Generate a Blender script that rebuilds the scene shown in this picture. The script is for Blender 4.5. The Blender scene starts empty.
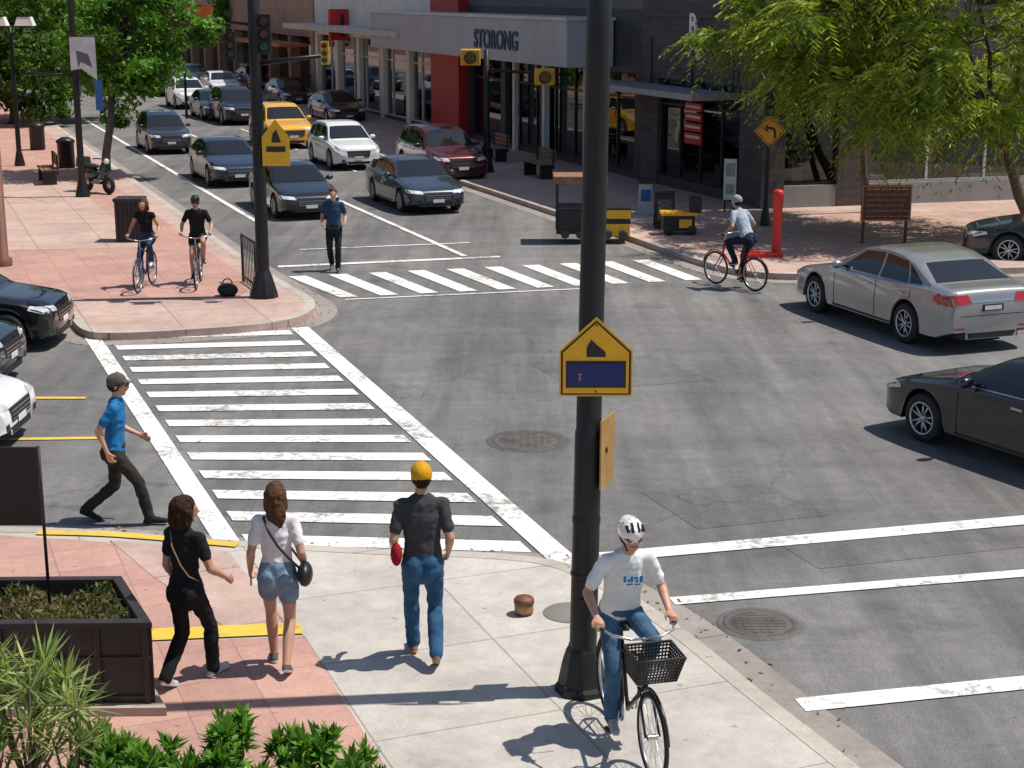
import bpy, math, random
import numpy as np
from mathutils import Vector, Matrix, noise
from mathutils.bvhtree import BVHTree
random.seed(7); rng=np.random.default_rng(7)
SC=bpy.context.scene
# ---------- camera calibration (metres) ----------
H=5.7; F=1600.; TH=math.atan(392/F); CT,ST=math.cos(TH),math.sin(TH)
def ray(px,py):
    dx=(px-512)/F; dy=(384-py)/F
    return Vector((dx,CT+dy*ST,-ST+dy*CT))
def G(px,py,z=0.0):
    r=ray(px,py); t=(z-H)/r.z
    return Vector((r.x*t,r.y*t,z))
def hz(P,py):
    r=ray(512,py); return H+r.z/r.y*P.y
def W(px,py,Y):
    r=ray(px,py); return Vector((r.x/r.y*Y,Y,H+r.z/r.y*Y))
def hd(px):
    r=ray(px,-8); v=Vector((r.x,r.y,0)); return v.normalized()
d1=hd(-130); d2=hd(6700); Z=Vector((0,0,1))
ANG=math.atan2(d1.y,d1.x)-math.pi/2
KERB=.13
# ---------- materials ----------
class NT:
    def __init__(s,name):
        s.m=bpy.data.materials.new(name); s.m.use_nodes=True; s.t=s.m.node_tree
        s.b=s.t.nodes['Principled BSDF']; s.o=s.t.nodes['Material Output']
    def n(s,typ,**k):
        nd=s.t.nodes.new(typ)
        for a,v in k.items(): setattr(nd,a,v)
        return nd
    def l(s,a,b): s.t.links.new(a,b)
    def ramp(s,fac,p):
        r=s.n('ShaderNodeValToRGB'); e=r.color_ramp.elements
        while len(e)<len(p): e.new(.5)
        for i,(x,c) in enumerate(p):
            e[i].position=x; e[i].color=(c,c,c,1) if not hasattr(c,'__len__') else (*c,1)
        s.l(fac,r.inputs[0]); return r.outputs[0]
    def mix(s,fac,a,b,mode='MIX'):
        m=s.n('ShaderNodeMix',data_type='RGBA',blend_type=mode)
        for sock,v in ((m.inputs[0],fac),(m.inputs[6],a),(m.inputs[7],b)):
            if isinstance(v,bpy.types.NodeSocket): s.l(v,sock)
            elif hasattr(v,'__len__'): sock.default_value=(*v,1)
            else: sock.default_value=v
        return m.outputs[2]
    def bump(s,h,st,dist=.01):
        b=s.n('ShaderNodeBump'); b.inputs['Strength'].default_value=st; b.inputs['Distance'].default_value=dist
        s.l(h,b.inputs['Height']); s.l(b.outputs[0],s.b.inputs['Normal'])
    def coord(s): return s.n('ShaderNodeTexCoord').outputs['Object']
    def noise(s,vec,scale,detail=4,rough=.55,dist=0):
        n=s.n('ShaderNodeTexNoise'); s.l(vec,n.inputs['Vector'])
        n.inputs['Scale'].default_value=scale; n.inputs['Detail'].default_value=detail
        n.inputs['Roughness'].default_value=rough; n.inputs['Distortion'].default_value=dist
        return n.outputs[0]
    def rot(s,vec,ang,sc=(1,1,1)):
        m=s.n('ShaderNodeMapping'); s.l(vec,m.inputs[0]); m.inputs['Rotation'].default_value=(0,0,ang); m.inputs['Scale'].default_value=sc
        return m.outputs[0]
MC={}
def mat(name,col,rough=.6,metal=0,var=.15,vs=3.,bump=0.,bs=60.,coat=0,spec=.5,island=0,emis=0):
    if name in MC: return MC[name]
    N=NT(name); c=N.coord(); n=N.noise(c,vs,5)
    col=tuple(col)
    lo=tuple(x*(1-var) for x in col); hi=tuple(min(1,x*(1+var)) for x in col)
    o=N.ramp(n,[(.3,lo),(.7,hi)])
    N.l(o,N.b.inputs['Base Color'])
    N.b.inputs['Roughness'].default_value=rough; N.b.inputs['Metallic'].default_value=metal
    N.b.inputs['Coat Weight'].default_value=coat; N.b.inputs['Coat Roughness'].default_value=.03
    N.b.inputs['Specular IOR Level'].default_value=spec
    if bump: N.bump(N.noise(c,bs,4),bump)
    MC[name]=N.m; return N.m
def asphalt(name='asphalt',k=1.):
    N=NT(name); c=N.coord()
    big=N.ramp(N.noise(c,.20,7,.65,.8),[(.28,(.122*k,.118*k,.117*k)),(.5,(.168*k,.163*k,.160*k)),(.72,(.205*k,.199*k,.191*k))])
    st=N.ramp(N.noise(N.rot(c,-ANG,(1.3,.08,1)),1.,5,.7),[(.35,.74),(.62,1.12)])
    o=N.mix(1.,big,st,'MULTIPLY')
    st2=N.ramp(N.noise(N.rot(c,.55,(.9,.12,1)),.9,5,.7,.5),[(.33,.78),(.6,1.1)])
    o=N.mix(1.,o,st2,'MULTIPLY')
    st3=N.ramp(N.noise(N.rot(c,-.25,(.10,1.0,1)),.9,5,.7,.5),[(.33,.84),(.6,1.06)])
    o=N.mix(1.,o,st3,'MULTIPLY')
    mid=N.ramp(N.noise(c,4.5,5,.7),[(.3,.84),(.7,1.14)]); o=N.mix(1.,o,mid,'MULTIPLY')
    sp=N.noise(c,48,3,.85); o=N.mix(1.,o,N.ramp(sp,[(.3,.58),(.7,1.40)]),'MULTIPLY')
    v=N.n('ShaderNodeTexVoronoi',feature='DISTANCE_TO_EDGE'); v.inputs['Scale'].default_value=.2
    dn=N.n('ShaderNodeTexNoise'); N.l(c,dn.inputs['Vector']); dn.inputs['Scale'].default_value=1.3; dn.inputs['Detail'].default_value=6
    av=N.n('ShaderNodeVectorMath',operation='MULTIPLY_ADD'); N.l(dn.outputs['Color'],av.inputs[0]); av.inputs[1].default_value=(1.8,1.8,0); N.l(c,av.inputs[2])
    N.l(av.outputs[0],v.inputs['Vector'])
    cr=N.ramp(v.outputs['Distance'],[(.0,.62),(.005,1.)])
    msk=N.ramp(N.noise(c,.15,2),[(.45,0.),(.55,1.)]); cr=N.mix(msk,(1,1,1),cr)
    o=N.mix(1.,o,cr,'MULTIPLY')
    oil=N.ramp(N.noise(c,.9,3,.5,.3),[(.60,1.),(.74,.74)]); o=N.mix(1.,o,oil,'MULTIPLY')
    drop=N.ramp(N.noise(c,6,2,.5),[(.70,1.),(.76,.7)]); o=N.mix(1.,o,drop,'MULTIPLY')
    N.l(o,N.b.inputs['Base Color']); N.b.inputs['Roughness'].default_value=.85
    N.bump(sp,.6,.014); return N.m
def slab(name,col,w=1.5,h=1.5,var=.12,mort=.012,mdark=.55,stain=.75):
    N=NT(name); c=N.coord(); cr=N.rot(c,-ANG)
    b=N.n('ShaderNodeTexBrick'); N.l(cr,b.inputs['Vector']); b.offset=0; b.squash=1
    b.inputs['Scale'].default_value=1; b.inputs['Brick Width'].default_value=w; b.inputs['Row Height'].default_value=h
    b.inputs['Mortar Size'].default_value=mort; b.inputs['Mortar Smooth'].default_value=.2
    b.inputs['Color1'].default_value=(*[x*(1-var) for x in col],1); b.inputs['Color2'].default_value=(*[min(1,x*(1+var)) for x in col],1)
    b.inputs['Mortar'].default_value=(*[x*mdark for x in col],1)
    o=N.mix(1.,b.outputs['Color'],N.ramp(N.noise(c,.8,7,.7,.5),[(.3,stain),(.6,1.05)]),'MULTIPLY')
    o=N.mix(1.,o,N.ramp(N.noise(c,5,6,.7,.3),[(.3,.86),(.65,1.06)]),'MULTIPLY')
    sp=N.noise(c,70,3,.8); o=N.mix(1.,o,N.ramp(sp,[(.3,.80),(.7,1.15)]),'MULTIPLY')
    gum=N.ramp(N.noise(c,9,2,.5),[(.70,1.),(.75,.66)]); o=N.mix(1.,o,gum,'MULTIPLY')
    N.l(o,N.b.inputs['Base Color']); N.b.inputs['Roughness'].default_value=.85
    N.bump(sp,.3,.005); return N.m
def paint(name,col):
    N=NT(name); c=N.coord()
    w=N.noise(c,9,8,.8); w2=N.noise(c,.9,3)
    m=N.n('ShaderNodeMath',operation='MULTIPLY_ADD'); N.l(w2,m.inputs[0]); m.inputs[1].default_value=.55; N.l(w,m.inputs[2])
    f=N.ramp(m.outputs[0],[(.79,0.),(.93,.9)])
    base=N.ramp(N.noise(c,3,7,.75),[(.3,tuple(x*.78 for x in col)),(.7,col)])
    o=N.mix(f,base,(.20,.195,.19)); N.l(o,N.b.inputs['Base Color']); N.b.inputs['Roughness'].default_value=.75; return N.m
def brickwall(name,col,e,w=.6,h=.2,mdark=.6):
    N=NT(name); c=N.coord()
    d=N.n('ShaderNodeVectorMath',operation='DOT_PRODUCT'); N.l(c,d.inputs[0]); d.inputs[1].default_value=e
    s=N.n('ShaderNodeSeparateXYZ'); N.l(c,s.inputs[0]); q=N.n('ShaderNodeCombineXYZ'); N.l(d.outputs['Value'],q.inputs[0]); N.l(s.outputs[2],q.inputs[1])
    b=N.n('ShaderNodeTexBrick'); N.l(q.outputs[0],b.inputs['Vector']); b.inputs['Scale'].default_value=1
    b.inputs['Brick Width'].default_value=w; b.inputs['Row Height'].default_value=h; b.inputs['Mortar Size'].default_value=.012
    b.inputs['Color1'].default_value=(*[x*.8 for x in col],1); b.inputs['Color2'].default_value=(*[x*1.2 for x in col],1); b.inputs['Mortar'].default_value=(*[x*mdark for x in col],1)
    o=N.mix(1.,b.outputs['Color'],N.ramp(N.noise(c,1,6,.6),[(.3,.75),(.7,1.1)]),'MULTIPLY')
    N.l(o,N.b.inputs['Base Color']); N.b.inputs['Roughness'].default_value=.75; return N.m
def glassmat():
    N=NT('shop_glass'); N.t.nodes.remove(N.b)
    g=N.n('ShaderNodeBsdfGlossy'); g.inputs['Roughness'].default_value=.02; g.inputs['Color'].default_value=(.9,.95,1,1)
    t=N.n('ShaderNodeBsdfTransparent'); t.inputs['Color'].default_value=(.6,.66,.68,1)
    fr=N.n('ShaderNodeFresnel'); fr.inputs[0].default_value=1.6
    mx=N.n('ShaderNodeMixShader'); N.l(fr.outputs[0],mx.inputs[0]); N.l(t.outputs[0],mx.inputs[1]); N.l(g.outputs[0],mx.inputs[2]); N.l(mx.outputs[0],N.o.inputs[0])
    return N.m
def leafmat(name,c1,c2,c3,tr=.38):
    N=NT(name); c=N.coord(); g=N.n('ShaderNodeNewGeometry')
    o=N.ramp(N.noise(c,.9,3),[(.35,c1),(.5,c2),(.65,c3)])
    o=N.mix(1.,o,N.ramp(g.outputs['Random Per Island'],[(0,.55),(1,1.5)]),'MULTIPLY')
    N.l(o,N.b.inputs['Base Color']); N.b.inputs['Roughness'].default_value=.5; N.b.inputs['Specular IOR Level'].default_value=.3
    t=N.n('ShaderNodeBsdfTranslucent'); N.l(N.mix(1.,o,(1.2,1.3,.5),'MULTIPLY'),t.inputs[0])
    mx=N.n('ShaderNodeMixShader'); mx.inputs[0].default_value=tr; N.l(N.b.outputs[0],mx.inputs[1]); N.l(t.outputs[0],mx.inputs[2]); N.l(mx.outputs[0],N.o.inputs[0])
    return N.m
M_ASP=asphalt(); M_ASP2=asphalt('asphalt_repair',.72)
M_CONC=slab('sidewalk_concrete',(.50,.465,.42),1.55,1.55,.05,.010,.6)
M_PINK=slab('pink_pavers',(.47,.275,.225),.62,.62,.08,.008,.72,.8); M_PINKC=slab('pink_concrete',(.50,.355,.30),1.5,1.5,.05)
M_KERB=slab('kerb_concrete',(.47,.42,.37),3,3,.04); M_GUT=slab('gutter_concrete',(.30,.265,.24),3,3,.05)
M_WHITE=paint('road_paint_white',(.82,.81,.78)); M_YEL=paint('road_paint_yellow',(.75,.50,.06))
M_GLASS=glassmat()
M_CGL=mat('car_glass',(.012,.014,.016),.03,0,.1,spec=.8)
M_RUB=mat('tyre_rubber',(.018,.018,.018),.8); M_BLK=mat('black_plastic',(.012,.012,.013),.5)
M_CHR=mat('alloy',(.55,.56,.58),.28,.9,.05); M_HL=mat('headlight',(.75,.78,.8),.08,.3,.05,coat=1)
M_TL=mat('taillight_red',(.45,.01,.01),.12,0,.1,coat=1); M_PLT=mat('number_plate',(.7,.7,.68),.4)
M_POLE=mat('black_pole_paint',(.012,.012,.013),.45,.0,.3,bump=.15,spec=.4); M_YS=mat('sign_yellow',(.85,.43,.015),.45,0,.10,9)
M_BS=mat('sign_black',(.012,.012,.014),.4); M_BLUE=mat('sign_blue',(.006,.022,.14),.3)
M_DGR=mat('dark_metal',(.05,.05,.055),.5,.2)
M_BARK=mat('bark',(.11,.085,.065),.9,0,.35,8,.6,30)
M_WOOD=mat('weathered_wood',(.25,.13,.07),.7,0,.25,6,.2)
# ---------- mesh builder ----------
COLL=SC.collection
def link(o,parent=None):
    COLL.objects.link(o)
    if parent: o.parent=parent
    return o
def empty(name,loc=(0,0,0)):
    e=bpy.data.objects.new(name,None); e.empty_display_size=.2; COLL.objects.link(e); return e
class MB:
    def __init__(s): s.v=[];s.f=[];s.m=[];s.s=[]
    def add(s,vs,fs,m=0,sm=False,M=None):
        o=len(s.v)
        if M is not None: vs=[M@Vector(v) for v in vs]
        s.v+= [tuple(v) for v in vs]
        for f in fs: s.f.append(tuple(i+o for i in f)); s.m.append(m); s.s.append(sm)
    def box(s,c,sz,m=0,M=None,taper=1.):
        x,y,z=[a/2 for a in sz]; c=Vector(c)
        vs=[c+Vector((i*x*(taper if k>0 else 1),j*y*(taper if k>0 else 1),k*z)) for k in(-1,1) for j in(-1,1) for i in(-1,1)]
        s.add(vs,[(0,2,3,1),(4,5,7,6),(0,1,5,4),(2,6,7,3),(0,4,6,2),(1,3,7,5)],m,False,M)
    def prism(s,poly,z0,z1,m=0,mtop=None):
        n=len(poly); vs=[(p[0],p[1],z0) for p in poly]+[(p[0],p[1],z1) for p in poly]
        a=sum(poly[i][0]*poly[(i+1)%n][1]-poly[(i+1)%n][0]*poly[i][1] for i in range(n))
        top=list(range(n,2*n)); bot=list(range(n))[::-1]
        if a<0: top=top[::-1]; bot=bot[::-1]
        s.add(vs,[bot],m); o=len(s.v)-2*n
        s.f.append(tuple(i+o for i in top)); s.m.append(m if mtop is None else mtop); s.s.append(False)
        for i in range(n):
            j=(i+1)%n; q=(i,j,j+n,i+n) if a>0 else (j,i,i+n,j+n)
            s.f.append(tuple(k+o for k in q)); s.m.append(m); s.s.append(False)
    def sheet(s,poly,z,m=0):
        n=len(poly); a=sum(poly[i][0]*poly[(i+1)%n][1]-poly[(i+1)%n][0]*poly[i][1] for i in range(n))
        f=list(range(n)); f=f if a>0 else f[::-1]
        s.add([(p[0],p[1],z) for p in poly],[f],m)
    def fbox(s,O,e,n,u0,u1,o0,o1,z0,z1,m=0):
        P=[O+e*u+n*o for u,o in((u0,o0),(u1,o0),(u1,o1),(u0,o1))]
        s.prism([(p.x,p.y) for p in P],z0,z1,m)
    def tube(s,pts,rad,m=0,n=8,M=None,sm=True,cap=True):
        pts=[Vector(p) for p in pts]
        if not hasattr(rad,'__len__'): rad=[rad]*len(pts)
        vs=[];fs=[];up=None
        for i,p in enumerate(pts):
            t=(pts[min(i+1,len(pts)-1)]-pts[max(i-1,0)]).normalized()
            if up is None: up=Vector((0,0,1)) if abs(t.z)<.9 else Vector((1,0,0))
            a=(up-t*up.dot(t)).normalized(); b=t.cross(a); up=a
            for k in range(n):
                q=2*math.pi*k/n; vs.append(p+(a*math.cos(q)+b*math.sin(q))*rad[i])
        for i in range(len(pts)-1):
            for k in range(n):
                k2=(k+1)%n; fs.append((i*n+k,i*n+k2,(i+1)*n+k2,(i+1)*n+k))
        s.add(vs,fs,m,sm,M)
        if cap:
            o=len(s.v)-len(vs); s.f.append(tuple(o+k for k in range(n))[::-1]); s.m.append(m); s.s.append(False)
            o2=o+(len(pts)-1)*n; s.f.append(tuple(o2+k for k in range(n))); s.m.append(m); s.s.append(False)
    def lathe(s,prof,c=(0,0,0),axis='z',n=24,m=0,M=None,sm=True):
        vs=[];fs=[];c=Vector(c)
        for r,h in prof:
            for k in range(n):
                q=2*math.pi*k/n; a,b=r*math.cos(q),r*math.sin(q)
                vs.append(c+(Vector((a,b,h)) if axis=='z' else Vector((a,h,b)) if axis=='y' else Vector((h,a,b))))
        for i in range(len(prof)-1):
            for k in range(n):
                k2=(k+1)%n; fs.append((i*n+k,i*n+k2,(i+1)*n+k2,(i+1)*n+k))
        s.add(vs,fs,m,sm,M)
    def torus(s,c,R,r,axis='x',m=0,n=32,k=8,M=None):
        pr=[(R+r*math.cos(2*math.pi*j/k),r*math.sin(2*math.pi*j/k)) for j in range(k+1)]
        s.lathe(pr,c,axis,n,m,M)
    def ball(s,c,r,m=0,n=12,M=None):
        c=Vector(c); R=Vector(r) if hasattr(r,'__len__') else Vector((r,r,r)); vs=[];fs=[];k=n//2+1
        for i in range(k+1):
            a=math.pi*i/k
            for j in range(n):
                b=2*math.pi*j/n; vs.append(c+Vector((R.x*math.sin(a)*math.cos(b),R.y*math.sin(a)*math.sin(b),R.z*math.cos(a))))
        for i in range(k):
            for j in range(n):
                j2=(j+1)%n; fs.append((i*n+j,(i+1)*n+j,(i+1)*n+j2,i*n+j2))
        s.add(vs,fs,m,True,M)
    def plate(s,poly,O,R,m=0,th=.004,off=0.):
        n=R.cross(Z); vs=[]
        for q in(0,th):
            for x,z in poly: vs.append(O+R*x+Z*z+n*(off+q))
        k=len(poly); fs=[tuple(range(k)),tuple(range(2*k-1,k-1,-1))]
        for i in range(k): j=(i+1)%k; fs.append((i,j,j+k,i+k))
        s.add(vs,fs,m)
    def obj(s,name,mats,parent=None,bevel=0,fix=True):
        me=bpy.data.meshes.new(name); me.from_pydata(s.v,[],s.f)
        for m in mats: me.materials.append(m)
        me.polygons.foreach_set('material_index',s.m); me.polygons.foreach_set('use_smooth',s.s); me.update()
        if fix:
            import bmesh
            bm=bmesh.new(); bm.from_mesh(me); bmesh.ops.recalc_face_normals(bm,faces=bm.faces); bm.to_mesh(me); bm.free()
        o=bpy.data.objects.new(name,me); link(o,parent)
        if bevel:
            b=o.modifiers.new('b','BEVEL'); b.width=bevel; b.segments=2; b.limit_method='ANGLE'
        return o
def frame(P,f):
    f=Vector((f[0],f[1],0)).normalized(); x=f.cross(Z)
    return Matrix(((x.x,f.x,0,P[0]),(x.y,f.y,0,P[1]),(x.z,f.z,1,P[2]),(0,0,0,1)))
xy=lambda p:(p.x,p.y)
# ---------- ground ----------
g=MB(); g.sheet([(-900,-300),(900,-300),(900,1800),(-900,1800)],-.03); 
g.obj('ground',[mat('dry_ground',(.22,.17,.13),.9,0,.2,.3)])
g=MB(); g.sheet([(-90,-10),(90,-10),(90,420),(-120,420)],0); g.obj('road',[M_ASP])
def gp(l,z=KERB): return [xy(G(a,b,z)) for a,b in l]
def strip(mb,pl,w0,w1,z,m):
    P=[Vector((p[0],p[1],0)) for p in pl]; A=[];B=[]
    for i,p in enumerate(P):
        t=(P[min(i+1,len(P)-1)]-P[max(i-1,0)]).normalized(); n=Vector((-t.y,t.x,0))
        A.append(p+n*w0);B.append(p+n*w1)
    vs=[(a.x,a.y,z) for a in A]+[(b.x,b.y,z) for b in B]; k=len(A)
    fs=[(i,i+1,i+1+k,i+k) if w1>w0 else (i+1,i,i+k,i+1+k) for i in range(k-1)]
    mb.add(vs,fs,m)
def smooth(pl,k=6,off=0):
    P=[Vector((p[0],p[1],0)) for p in pl]; out=[]
    for i in range(len(P)-1):
        p0=P[max(i-1,0)];p1=P[i];p2=P[i+1];p3=P[min(i+2,len(P)-1)]
        for j in range(k):
            t=j/k; out.append(.5*((2*p1)+(-p0+p2)*t+(2*p0-5*p1+4*p2-p3)*t*t+(-p0+3*p1-3*p2+p3)*t**3))
    out.append(P[-1]); return [(p.x,p.y) for p in out]
nk=smooth(gp([(-500,524),(0,527),(120,532),(240,541),(380,549),(490,553),(560,562),(620,588),(685,630),(760,690),(860,768),(1060,930)]))
poly=nk+gp([(1060,1500),(-1200,1500),(-900,524)])
g=MB(); g.prism(poly,-.02,KERB,0); strip(g,nk,0,-.17,KERB+.004,1)
g.obj('sidewalk',[M_CONC,M_KERB])
g=MB(); strip(g,nk,.45,0.,.006,0); g.obj('gutter',[M_GUT])
g=MB()
g.sheet(gp([(-900,534),(0,536),(70,540),(228,553),(262,598),(300,627),(-900,640)],KERB),KERB+.008,0)
g.sheet(gp([(-900,652),(150,643),(305,637),(337,690),(386,768),(470,900),(-900,900)],KERB),KERB+.008,0)
g.obj('brick_pavement',[M_PINK])
g=MB(); g.sheet(gp([(110,541),(228,552),(262,596),(300,626),(225,628),(150,575)]),KERB+.012,0); g.obj('kerb_ramp',[M_PINKC])
g=MB(); g.sheet(gp([(147,630),(300,624),(303,635),(147,642)]),KERB+.016,0)
strip(g,smooth(gp([(40,531.5),(120,534),(240,544)])),0,-.13,KERB+.016,0); g.obj('tactile_strip',[M_YEL])
fk=smooth(gp([(-112,5),(-60,42),(0,84),(60,127),(110,162),(180,211),(240,254),(285,282),(314,300),(306,314),(270,323),(200,329),(120,333),(84,330),(66,314),(40,303),(-60,303),(-500,304)]))
g=MB(); g.prism(fk+gp([(-1500,304),(-2000,5)]),-.02,KERB,0); strip(g,fk,0,-.2,KERB+.004,1)
g.obj('sidewalk',[M_PINKC,M_KERB])
g=MB(); strip(g,fk,.4,0,.006,0); g.obj('gutter',[M_GUT])
g=MB(); g.sheet(gp([(-600,40),(-40,74),(20,112),(90,166),(150,211),(205,250),(255,283),(240,296),(100,301),(-40,285),(-600,285)]),KERB+.008,0)
g.obj('brick_pavement',[M_PINK])
g=MB(); g.sheet(gp([(-600,180),(20,172),(66,180),(150,248),(-600,262)]),KERB+.012,0); g.obj('pavement_band',[M_PINKC])
rk=smooth(gp([(-105,0),(-50,17),(60,53),(200,98),(380,155),(465,182),(560,213),(635,238),(690,257),(740,270),(800,274),(900,271),(1300,260)]))
g=MB(); g.prism(rk+gp([(1500,150),(1400,30),(300,0)]),-.02,KERB,0); strip(g,rk,0,.2,KERB+.004,1)
g.obj('sidewalk',[M_PINKC,M_KERB])
g=MB(); strip(g,rk,-.4,0,.006,0); g.obj('gutter',[M_GUT])
g=MB(); g.sheet(gp([(640,225),(760,215),(1300,205),(1300,240),(800,262),(720,254)]),KERB+.008,0)
g.obj('brick_pavement',[slab('worn_red_pavers',(.48,.31,.255),.62,.62,.08)])
# ---------- road markings ----------
g=MB(); zz=.012
def seg2(A,B,w,m=0,z=None):
    t=(B-A).normalized();n=Vector((-t.y,t.x,0))*w/2
    g.sheet([xy(A-n),xy(B-n),xy(B+n),xy(A+n)],z or zz,m)
def seg(a,b,w,m=0): seg2(G(*a),G(*b),w,m)
a0,a1=G(97,335),G(240,556); b0,b1=G(297,329),G(562,566)
seg((90,334),(236,556),.26); seg((300,328),(575,571),.30)
nb=14
for i in range(nb):
    s0=(i+.15)/nb; s1=(i+.56)/nb
    if s1>.985: continue
    L0=a0.lerp(a1,s0);L1=a0.lerp(a1,s1);R0=b0.lerp(b1,s0);R1=b0.lerp(b1,s1)
    e=(R0-L0).normalized()*.17
    g.sheet([xy(L0+e),xy(L1+e),xy(R1-e),xy(R0-e)],zz)
n0,n1=G(340,298),G(722,279); f0,f1=G(288,277),G(668,259)
k=10
for i in range(k):
    s0=(i+.0)/k;s1=(i+.45)/k
    g.sheet([xy(n0.lerp(n1,s0)),xy(n0.lerp(n1,s1)),xy(f0.lerp(f1,s1)),xy(f0.lerp(f1,s0))],zz)
seg((278,267),(500,257),.22); seg((300,250),(470,243),.10)
seg((345,300),(600,288.3),.08)
def vline(sl,x0,x1,w,m=0,dash=None):
    A=G(x0,-8+sl*(x0+130));B=G(x1,-8+sl*(x1+130))
    if not dash: seg2(A,B,w,m,.016)
    else:
        L=(B-A).length;t=(B-A)/L;q=0
        while q<L: seg2(A+t*q,A+t*min(L,q+dash[0]),w,m,.016); q+=dash[1]
vline(.595,0,262,.14); vline(.445,340,465,.14); vline(.445,20,330,.12,0,(3,9)); vline(.37,60,480,.1,0,(2.,8))
seg((590,559),(1100,514),.28); seg((672,602),(1100,568),.19); seg((800,706),(1100,676),.25)
seg((-100,398.5),(86,398.5),.12,1); seg((-100,441),(112,438.5),.12,1)
g.obj('road_markings',[M_WHITE,M_YEL])
def manhole(px,py,r,name='manhole_cover'):
    P=G(px,py); m=MB(); m.lathe([(0,.010),(r*.8,.010),(r*.82,.006),(r*.9,.006),(r*.92,.010),(r,.010),(r*1.02,.002)],(P.x,P.y,0),n=32)
    for i in range(-3,4):
        for j in range(-3,4):
            if i*i+j*j<11: m.box((P.x+j*r*.2,P.y+i*r*.2,.011),(.05,.05,.006))
    m.lathe([(r*1.02,.006),(r*1.18,.006),(r*1.2,.001)],(P.x,P.y,0),n=32,m=1)
    m.obj(name,[mat('cast_iron',(.10,.092,.085),.7,.2,.3,5),M_ASP2])
manhole(760,624,.34); manhole(528,441,.46)
P=G(570,613,KERB); m=MB(); m.lathe([(0,KERB+.012),(.24,KERB+.012),(.25,KERB+.004)],(P.x,P.y,0),n=28); m.obj('utility_cover',[mat('dark_concrete',(.20,.19,.17),.8)])
P=G(524,614,KERB); m=MB(); m.lathe([(.07,0),(.085,.02),(.085,.10),(.095,.11),(.095,.145),(.08,.165),(0,.175)],P,n=20)
m.lathe([(.086,.03),(.088,.035),(.088,.095),(.086,.1)],P,n=20,m=1)
m.obj('low_bollard',[mat('rusty_cap',(.16,.06,.03),.6,0,.3,20),mat('rusty_ring',(.36,.19,.08),.6,0,.3,20)])
g=MB()
for c,w,h in(((735,505),.8,.7),((620,372),1.1,1.0),((900,545),1.2,.45)):
    A=G(*c); P=[A+d2*(-w)+d1*(-h),A+d2*w+d1*(-h*.9),A+d2*w*.9+d1*h,A-d2*w+d1*h]
    g.sheet([xy(p) for p in P],.004)
g.obj('road_repair_patch',[asphalt('asphalt_patch',.86)])
def litter(name,pts,n,off,z):
    R=np.random.default_rng(12); P=[Vector((p[0],p[1],0)) for p in pts]; m=MB()
    for i in range(n):
        k=R.integers(0,len(P)-1); p=P[k].lerp(P[k+1],R.random()); t=(P[k+1]-P[k]).normalized(); nn=Vector((-t.y,t.x,0)); p=p+nn*(off*R.random()**2)
        a=R.random()*6.28; s=.015+.02*R.random(); u=Vector((math.cos(a),math.sin(a),.1))*s; v=Vector((-math.sin(a),math.cos(a),.2))*s*.5; p.z=z+.008
        m.add([p-u,p-v,p+u,p+v],[(0,1,2,3)],int(R.integers(0,2)))
    m.obj(name,[mat('dry_leaf',(.22,.13,.05),.8),mat('dry_leaf_dark',(.09,.06,.03),.8)],fix=False)
litter('leaf_litter',nk,300,.5,.01); litter('leaf_litter',rk,500,-.6,.01); litter('leaf_litter',fk,400,.5,.01)
# ---------- buildings ----------
C0=G(760,214); nA=Vector((-d1.y,d1.x,0)); nB=Vector((d2.y,-d2.x,0))
def uA(px): return (G(px,214+.25*(px-760))-C0).dot(d1)
def zA(px,py): return hz(C0+d1*uA(px),py)
def uB(px): 
    r=ray(px,210); t=r.x/r.y; return (t*C0.y-C0.x)/(d2.x-t*d2.y)
INT=[mat('interior_dark',(.05,.045,.04),.8,0,.4,1),mat('interior_warm',(.5,.31,.16),.7),mat('interior_white',(.7,.7,.66),.7),mat('interior_red',(.35,.04,.03),.6),mat('interior_blue',(.05,.12,.25),.6)]
M_FR=mat('window_frame_dark',(.03,.03,.032),.4,.4); M_FRW=mat('window_frame_pale',(.65,.64,.6),.5)
def storefront(par,O,e,n,u0,u1,z0,z1,step=1.5,frm=None,base=None,rec=.18,door=None):
    frm=frm or M_FR; base=base or M_DGR
    m=MB(); m.fbox(O,e,n,u0,u1,-rec-.02,-rec,z0,z1); m.obj('glass',[M_GLASS],par)
    m=MB(); k=max(1,round((u1-u0)/step)); w=.035
    for i in range(k+1):
        u=u0+(u1-u0)*i/k; m.fbox(O,e,n,u-w,u+w,-rec-.05,-rec+.05,z0,z1)
    for z in(z0,z0+(z1-z0)*.74,z1): m.fbox(O,e,n,u0,u1,-rec-.045,-rec+.045,z-.03,z+.03)
    m.obj('window_frames',[frm],par)
    m=MB(); m.fbox(O,e,n,u0,u1,-rec-.1,-.03,0,z0-.04); m.obj('stall_riser',[base],par)
    m=MB(); m.fbox(O,e,n,u0,u1,-6.2,-6,.1,z1+.5,0); m.fbox(O,e,n,u0,u1,-6,-.3,.1,.16,0)
    for i in range(int((u1-u0)*1.1)):
        u=random.uniform(u0+.2,u1-.2);o=random.uniform(-3.,-.6);h=random.uniform(.5,1.9);w=random.uniform(.15,.6)
        m.fbox(O,e,n,u-w,u+w,o-.3,o+.1,.16,.16+h,random.choice([0,1,1,2,3,4,2]))
    for i in range(int((u1-u0)*.7)):
        u=random.uniform(u0+.3,u1-.3); w=random.uniform(.15,.4); z=random.uniform(z0+.5,z1-.9); m.fbox(O,e,n,u-w,u+w,-rec-.09,-rec-.06,z,z+random.uniform(.2,.6),random.choice([1,2,2,3,4,0]))
    m.obj('interior',INT,par)
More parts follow.
